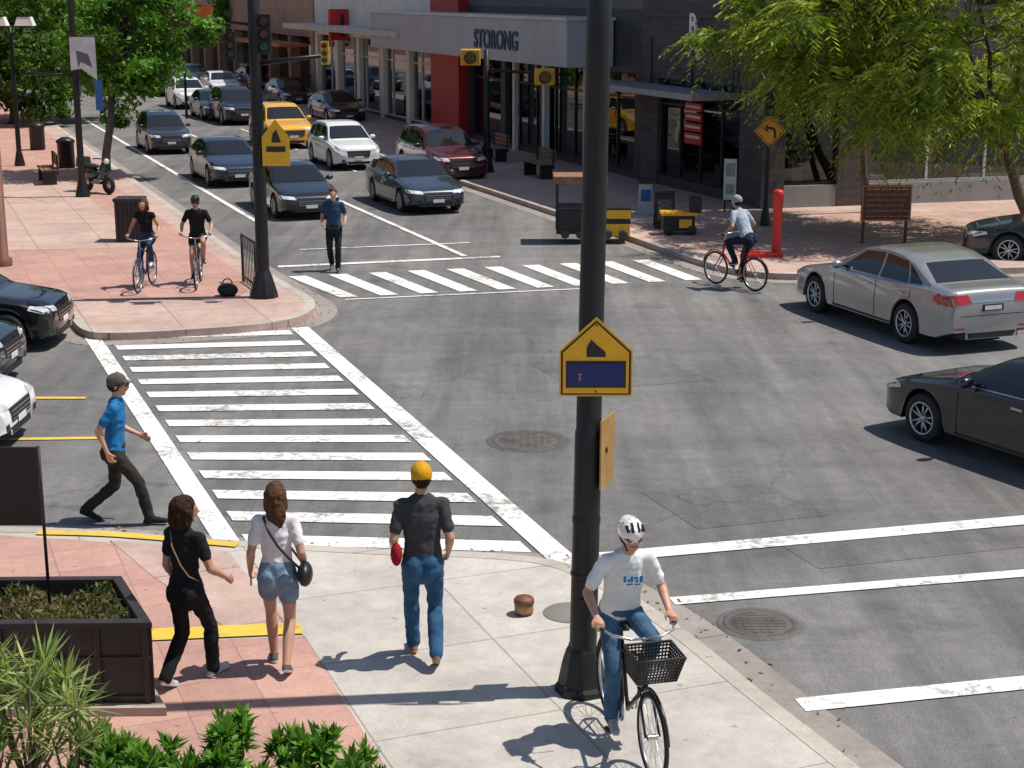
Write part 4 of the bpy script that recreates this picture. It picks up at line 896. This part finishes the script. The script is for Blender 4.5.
    def lab(Pp):
        best=np.full(len(Pp),9.); L=np.zeros(len(Pp),int)
        for p in pr:
            dd=sdf(Pp,p)-(.007 if p[4]==6 else .004 if p[4] in(4,5,1,2) else 0); k=dd<best; best[k]=dd[k]; L[k]=p[4]
        return L
    lv=lab(co); no=np.empty(n*3); nm.vertices.foreach_get('normal',no); no=no.reshape(-1,3)
    amp=np.where((lv==1),.008,np.where(lv==2,.008,np.where(lv==4,.012 if hr!='short' else .004,0)))
    for i in np.nonzero(amp)[0]:
        c=co[i]
        if lv[i]==4: dlt=noise.noise(Vector((c[0]*28,c[1]*28,c[2]*12)))
        else:
            dlt=noise.noise(Vector((c[0]*7+4*c[2],c[1]*7,c[2]*10-5*abs(c[0]))))*.9+.25*noise.noise(Vector((c[0]*20,c[1]*20,c[2]*22)))
        co[i]+=no[i]*amp[i]*(.7-2.2*abs(dlt))
    nm.vertices.foreach_set('co',co.ravel())
    k=len(nm.polygons); fc=np.empty(k*3); nm.polygons.foreach_get('center',fc); lf_=lab(fc.reshape(-1,3))
    nm.materials.clear()
    blk=MC.get('cloth_black2') or cloth('black2',(.015,.015,.016))
    for mm in (O.get('skin',SKIN),O['shirt'],O['pants'],O['shoe'],O.get('hair',mat('hair_dark',(.018,.010,.007),.75,0,.4,60,spec=.2)),O.get('hatm',blk),O.get('acc',blk),O.get('sole',M_PLT),mat('lips',(.35,.12,.10),.5)): nm.materials.append(mm)
    nm.polygons.foreach_set('material_index',lf_.astype(np.int32)); nm.polygons.foreach_set('use_smooth',np.ones(k,bool))
    MM=M@Matrix.Scale(h/1.75,4); nm.transform(MM); nm.update(); E=empty(name); ob=bpy.data.objects.new('body',nm); link(ob,E)
    e=MB()
    for s in(-1,1):
        e.ball(q(.031*s,.085,.008),.0125,0,10,MM); e.ball(q(.031*s,.0945,.008),.006,1,8,MM)
        if O.get('glasses'):
            e.ball(q(.034*s,.103,.008),(.030,.012,.021),2,12,MM); e.tube([q(.062*s,.10,.012),q(.084*s,.0,.012)],.004,1,5,MM)
    if O.get('glasses'): e.tube([q(-.02,.112,.014),q(.02,.112,.014)],.004,1,5,MM)
    for f_ in O.get('parts',[]): f_(e,MM)
    e.obj('face_and_accessories',[mat('eye_white',(.7,.7,.68),.3),M_BS,O.get('lens',mat('lens_dark',(.02,.02,.02),.1)),O.get('acc2',blk),O.get('acc3',blk)],E,fix=False)
    return E
def walkpose(s=.5,front='L',swing=.22,lean=.02,yaw=0):
    pz=.085+math.sqrt(.845**2-(s/2)**2)+.045; pz=min(pz,.955)
    J=dict(pelvis=V3(0,0,pz),neck=V3(0,lean,pz+.53),head=V3(0,lean+.03,pz+.68),yaw=yaw)
    bk='R' if front=='L' else 'L'; sg={'L':-1,'R':1}
    J['ankle'+front]=V3(.075*sg[front],s/2-.02,.085); J['toe'+front]=V3(.09*sg[front],s/2+.15,.055)
    J['ankle'+bk]=V3(.075*sg[bk],-s/2,.145); J['toe'+bk]=V3(.085*sg[bk],-s/2+.14,.036)
    sh=pz+.455
    J['wrist'+front]=V3((.225)*sg[front],-swing+lean,sh-.49); J['wrist'+bk]=V3((.215)*sg[bk],swing+.06,sh-.47)
    return J
def ph(px,py,top,z): P=G(px,py,z); return P,hz(P,top)-z
HB=mat('hair_brown',(.085,.036,.016),.7,0,.4,50,spec=.25)
P,h=ph(191,684,505,KERB); J=walkpose(.50,'R',.14,.02,-.6); J['wristR']=V3(.26,.24,.98); J['epR']=V3(.4,-1,-.5); J['wristL']=V3(-.20,.12,.90)
person('pedestrian',frame(P,(.45,.89)),h*1.04,J,dict(fem=True,shirt=cloth('black',(.012,.012,.013)),pants=cloth('blackp',(.010,.010,.012)),shoe=cloth('grey_shoe',(.45,.46,.48)),hairlen='bob',hair=mat('hair_darkbrown',(.035,.016,.009),.8,0,.5,60,spec=.15),sleeve=.55,skin=SKIN,
  parts=[lambda e,MM:e.tube([V3(-.10,-.05,1.46),V3(-.03,-.128,1.34),V3(.06,-.135,1.18),V3(.13,-.115,1.08),V3(.165,-.03,1.02)],.007,4,6,MM)],acc3=mat('tan_strap',(.3,.15,.07),.6)),.010)
P,h=ph(281,670,488,KERB); J=walkpose(.42,'L',.14,.02,.15); J['wristL']=V3(-.25,.10,.93); J['curlL']=1.0; J['wristR']=V3(.24,.08,.95)
J['ankleR']=V3(.07,-.20,.14)
person('pedestrian',frame(P,(-.05,1)),h*1.02,J,dict(fem=True,shirt=cloth('white',(.74,.71,.71),.06),pants=cloth('denim_short',(.18,.25,.33),.3),shorts=True,shoe=cloth('dark_shoe',(.10,.10,.11)),hair=HB,hairlen='long',skin=SKIN,
  acc2=mat('black_leather',(.012,.012,.013),.4),
  parts=[lambda e,MM:(e.ball(V3(.25,-.07,.94),(.07,.14,.11),3,16,MM),e.tube([V3(-.10,-.05,1.46),V3(-.05,-.135,1.36),V3(.03,-.142,1.22),V3(.11,-.135,1.12),V3(.22,-.12,1.0)],.011,3,6,MM),e.tube([V3(-.10,-.03,1.46),V3(0,.12,1.3),V3(.22,.04,1.0)],.011,3,6,MM),e.box(V3(-.25,.14,.84),(.012,.07,.14),2,MM))],lens=mat('phone',(.06,.14,.3),.2)),.010)
P,h=ph(424,662,470,KERB); J=walkpose(.50,'L',.10,.02,.1); J['wristL']=V3(-.24,.16,1.0); J['wristR']=V3(.225,.10,.95); J['ankleR']=V3(.09,-.20,.16); J['toeR']=V3(.10,-.07,.04)
person('pedestrian',frame(P,(-.12,1)),h*1.03,J,dict(shirt=cloth('charcoal',(.05,.05,.056)),pants=cloth('denim',(.03,.095,.19),.3),shoe=cloth('brown_shoe',(.30,.13,.04)),sole=mat('sole_tan',(.45,.28,.14),.8),hat='cap',hatm=cloth('yellow_cap',(.58,.30,.01)),sleeve=.68,acc2=cloth('red_bag',(.30,.01,.015)),
  parts=[lambda e,MM:(e.ball(V3(-.22,-.07,1.0),(.05,.07,.10),3,14,MM),e.tube([V3(-.22,-.07,1.05),V3(-.21,-.04,1.2),V3(-.2,.0,1.35)],.008,3,6,MM))]),.010)
P,h=ph(119,523,378,0.); J=walkpose(.74,'R',.18,.05,-.1); J['wristL']=V3(-.20,.24,.96); J['epL']=V3(-.2,-1,-.3); J['wristR']=V3(.22,-.04,.88)
person('pedestrian',frame(P,(1,.06)),h*1.06,J,dict(shirt=cloth('blue',(.015,.15,.38)),pants=cloth('dark_trouser',(.028,.026,.022)),shoe=cloth('black_shoe',(.02,.02,.02)),sole=M_BLK,hat='cap',hatm=cloth('grey_cap',(.09,.08,.075)),glasses=True,sleeve=.62),.011)
P,h=ph(335,271,190,0.); J=walkpose(.36,'L',.05,.02); J['wristR']=V3(.24,.12,1.05); J['wristL']=V3(-.24,.14,1.05)
person('pedestrian',frame(P,(.05,-1)),h*1.02,J,dict(shirt=cloth('navy',(.025,.05,.10)),pants=cloth('black3',(.013,.013,.015)),shoe=cloth('black_shoe2',(.1,.1,.1)),hair=HB),.014)
# ---------- bicycles ----------
def bike(name,M,col,basket=False):
    E=empty(name); m=MB(); r=.335
    for yc in(-.46,.60):
        m.torus((0,yc,r),r-.017,.019,'x',0,40,8,M); m.torus((0,yc,r),r-.042,.011,'x',1,40,6,M); m.lathe([(.022,-.04),(.022,.04)],(0,yc,r),'x',10,1,M)
        for k in range(20):
            a=2*math.pi*k/20; m.tube([(.02*(1 if k%2 else -1),yc,r),(0,yc+(r-.04)*math.cos(a),r+(r-.04)*math.sin(a))],.0018,1,4,M,cap=False)
        pts=[(0,yc+(r+.025)*math.cos(a),r+(r+.025)*math.sin(a)) for a in np.linspace(.25 if yc>0 else .6,2.3 if yc>0 else 3.,12)]; m.tube(pts,.014,2,6,M)
    bb=(0,0,.29);st=(0,-.17,.80);h0=(0,.415,.66);h1=(0,.37,.88)
    for a,b,q in((bb,st,.016),(st,(0,-.20,.92),.012),(bb,h0,.019),((0,-.15,.72),h1,.015),(h0,h1,.021)): m.tube([a,b],q,2,8,M)
    for s in(-1,1):
        m.tube([(.04*s,0,.29),(.055*s,-.46,r)],.009,2,6,M); m.tube([(.02*s,-.16,.76),(.055*s,-.46,r)],.008,2,6,M)
        m.tube([(.03*s,.42,.64),(.05*s,.47,.52),(.055*s,.60,r)],.011,2,6,M)
        m.tube([(0,.36,1.02),(.12*s,.39,1.04),(.24*s,.33,1.06),(.29*s,.20,1.07)],.011,1,8,M); m.tube([(.283*s,.235,1.068),(.30*s,.10,1.07)],.016,3,8,M)
    m.tube([h1,(0,.355,1.03)],.013,1,8,M)
    m.ball((0,-.25,.945),(.085,.13,.035),3,14,M); m.ball((0,-.12,.94),(.03,.11,.025),3,12,M)
    m.lathe([(0,.055),(.09,.055),(.09,.06),(0,.06)],(0,0,.29),'x',24,1,M)
    for s,zz_ in((1,-1),(-1,1)):
        p=(.08*s,.02*zz_,.29+.165*zz_*1.); m.tube([(.07*s,0,.29),p],.010,1,6,M); m.box((.125*s,p[1],p[2]),(.09,.08,.02),3,M)
    if basket:
        x0,x1,y0,y1,z0,z1=-.18,.18,.44,.72,.80,1.02
        for z in np.linspace(z0,z1,9):
            k=.85+.15*(z-z0)/(z1-z0); m.tube([(x0*k,y0,z),(x1*k,y0,z),(x1*k,y1*k+.05,z),(x0*k,y1*k+.05,z),(x0*k,y0,z)],.007 if z<z1 else .012,3,5,M)
        for t in np.linspace(0,1,14):
            x=x0+(x1-x0)*t; 
            for y in(y0,y1): m.tube([(x*.85,y if y==y0 else y*.85+.05,z0),(x,y if y==y0 else y+.05,z1)],.006,3,5,M)
            m.tube([(x*.85,y0,z0),(x*.85,y1*.85+.05,z0)],.005,3,5,M)
        for t in np.linspace(0,1,10):
            for s in(-1,1): y=y0+(y1+.05-y0)*t; m.tube([(s*.18*.85,y0+(y1*.85+.05-y0)*t,z0),(s*.18,y,z1)],.006,3,5,M)
    m.obj('frame_and_wheels',[M_RUB,M_CHR,col,M_BLK],E,fix=False); return E
def ride(lean=.16,yaw=0,pitch=0):
    J=dict(pelvis=V3(0,-.23,1.05),neck=V3(0,-.23+lean,1.56),head=V3(0,-.23+lean+.06,1.70),yaw=yaw,pitch=pitch)
    J['wristL']=V3(-.29,.09,1.115);J['wristR']=V3(.29,.09,1.115)
    for n in'LR': J['hd'+n]=V3(0,1,-.1); J['pn'+n]=V3(0,0,-1); J['curl'+n]=.85; J['ep'+n]=V3(.6*(1 if n=='R' else -1),-.5,-1); J['kp'+n]=V3(.12*(1 if n=='R' else -1),1,.3)
    J['ankleR']=V3(.115,-.06,.215);J['toeR']=V3(.12,.09,.16);J['ankleL']=V3(-.115,-.04,.55);J['toeL']=V3(-.12,.11,.49)
    return J
def cyclist(P,f,outfit,col,basket=False,hs=1.,vox=.014,**k):
    M=frame(P,f)@Matrix.Scale(hs,4); bike('bicycle',M,col,basket); person('cyclist',M,1.75,ride(**k),outfit,vox)
shirtw=cloth('white_tee',(.76,.75,.74),.05)
P=G(627,743,KERB)
cyclist(P,(.24,-.97),dict(shirt=shirtw,pants=cloth('denim2',(.05,.11,.19),.3),shoe=cloth('shoe_w',(.35,.35,.36)),hat='helmet',hatm=mat('helmet_white',(.78,.78,.78),.3,coat=1),glasses=True,lens=mat('lens_orange',(.25,.06,.02),.1),skin=SKIN,sleeve=.7,
   parts=[lambda e,MM:[e.box(V3(x_,.088,z_),(w_,.006,h_),3,MM) for x_,z_,w_,h_ in((.07,1.40,.02,.05),(.04,1.385,.018,.02),(.015,1.395,.022,.045),(-.02,1.40,.03,.02),(-.025,1.375,.02,.018),(-.06,1.39,.025,.05),(.03,1.355,.05,.012),(-.03,1.35,.04,.010))]],acc2=cloth('blue_print',(.02,.17,.42))),mat('bike_dark',(.02,.03,.03),.3,.3),True,.975,.009,yaw=.0)
P=G(147,288,KERB); cyclist(P,(-.05,-1),dict(fem=True,shirt=cloth('black7',(.014,.014,.014)),pants=cloth('navy2',(.03,.05,.09)),shoe=cloth('white_shoe',(.6,.6,.6)),hair=HB,hairlen='bob',sleeve=.15),mat('bike_blue',(.05,.12,.2),.3),False,.95)
P=G(199,285,KERB); cyclist(P,(.1,-1),dict(shirt=cloth('black8',(.014,.014,.014)),pants=cloth('black9',(.02,.02,.02)),shoe=cloth('black10',(.03,.03,.03)),hat='helmet',hatm=M_BLK,glasses=True,shorts=True),mat('bike_grey',(.1,.1,.1),.3),False,.95)
P=G(737,288,0.); cyclist(P,(-.62,.78),dict(shirt=cloth('pale_blue',(.36,.41,.48)),pants=cloth('navy3',(.015,.02,.04)),shoe=cloth('shoe5',(.1,.1,.1)),hat='cap',hatm=cloth('cap_grey',(.3,.32,.36))),mat('bike_red',(.35,.02,.02),.3),False,1.,lean=.26)
# ---------- light, sky, camera ----------
EL=math.radians(64); ts=Vector((math.cos(EL)*.99,math.cos(EL)*.10,math.sin(EL))).normalized()
su=bpy.data.lights.new('sun','SUN'); su.energy=5.0; su.angle=math.radians(.5); su.color=(1,.94,.85)
so=bpy.data.objects.new('sun',su); COLL.objects.link(so); so.rotation_euler=ts.to_track_quat('Z','Y').to_euler()
w=bpy.data.worlds.new('World'); SC.world=w; w.use_nodes=True; nt=w.node_tree; sk=nt.nodes.new('ShaderNodeTexSky'); sk.sky_type='NISHITA'; sk.sun_disc=False
sk.sun_elevation=EL; sk.sun_rotation=math.atan2(ts.x,ts.y); nt.links.new(sk.outputs[0],nt.nodes['Background'].inputs[0]); nt.nodes['Background'].inputs[1].default_value=.10
cam=bpy.data.cameras.new('camera'); co_=bpy.data.objects.new('camera',cam); COLL.objects.link(co_); co_.location=(0,0,H); co_.rotation_euler=(math.pi/2-TH,0,0)
cam.sensor_width=36; cam.lens=F/1024*36; cam.clip_end=3000; cam.clip_start=.1; SC.camera=co_
SC.view_settings.view_transform='Standard'; SC.view_settings.look='None'; SC.view_settings.exposure=0
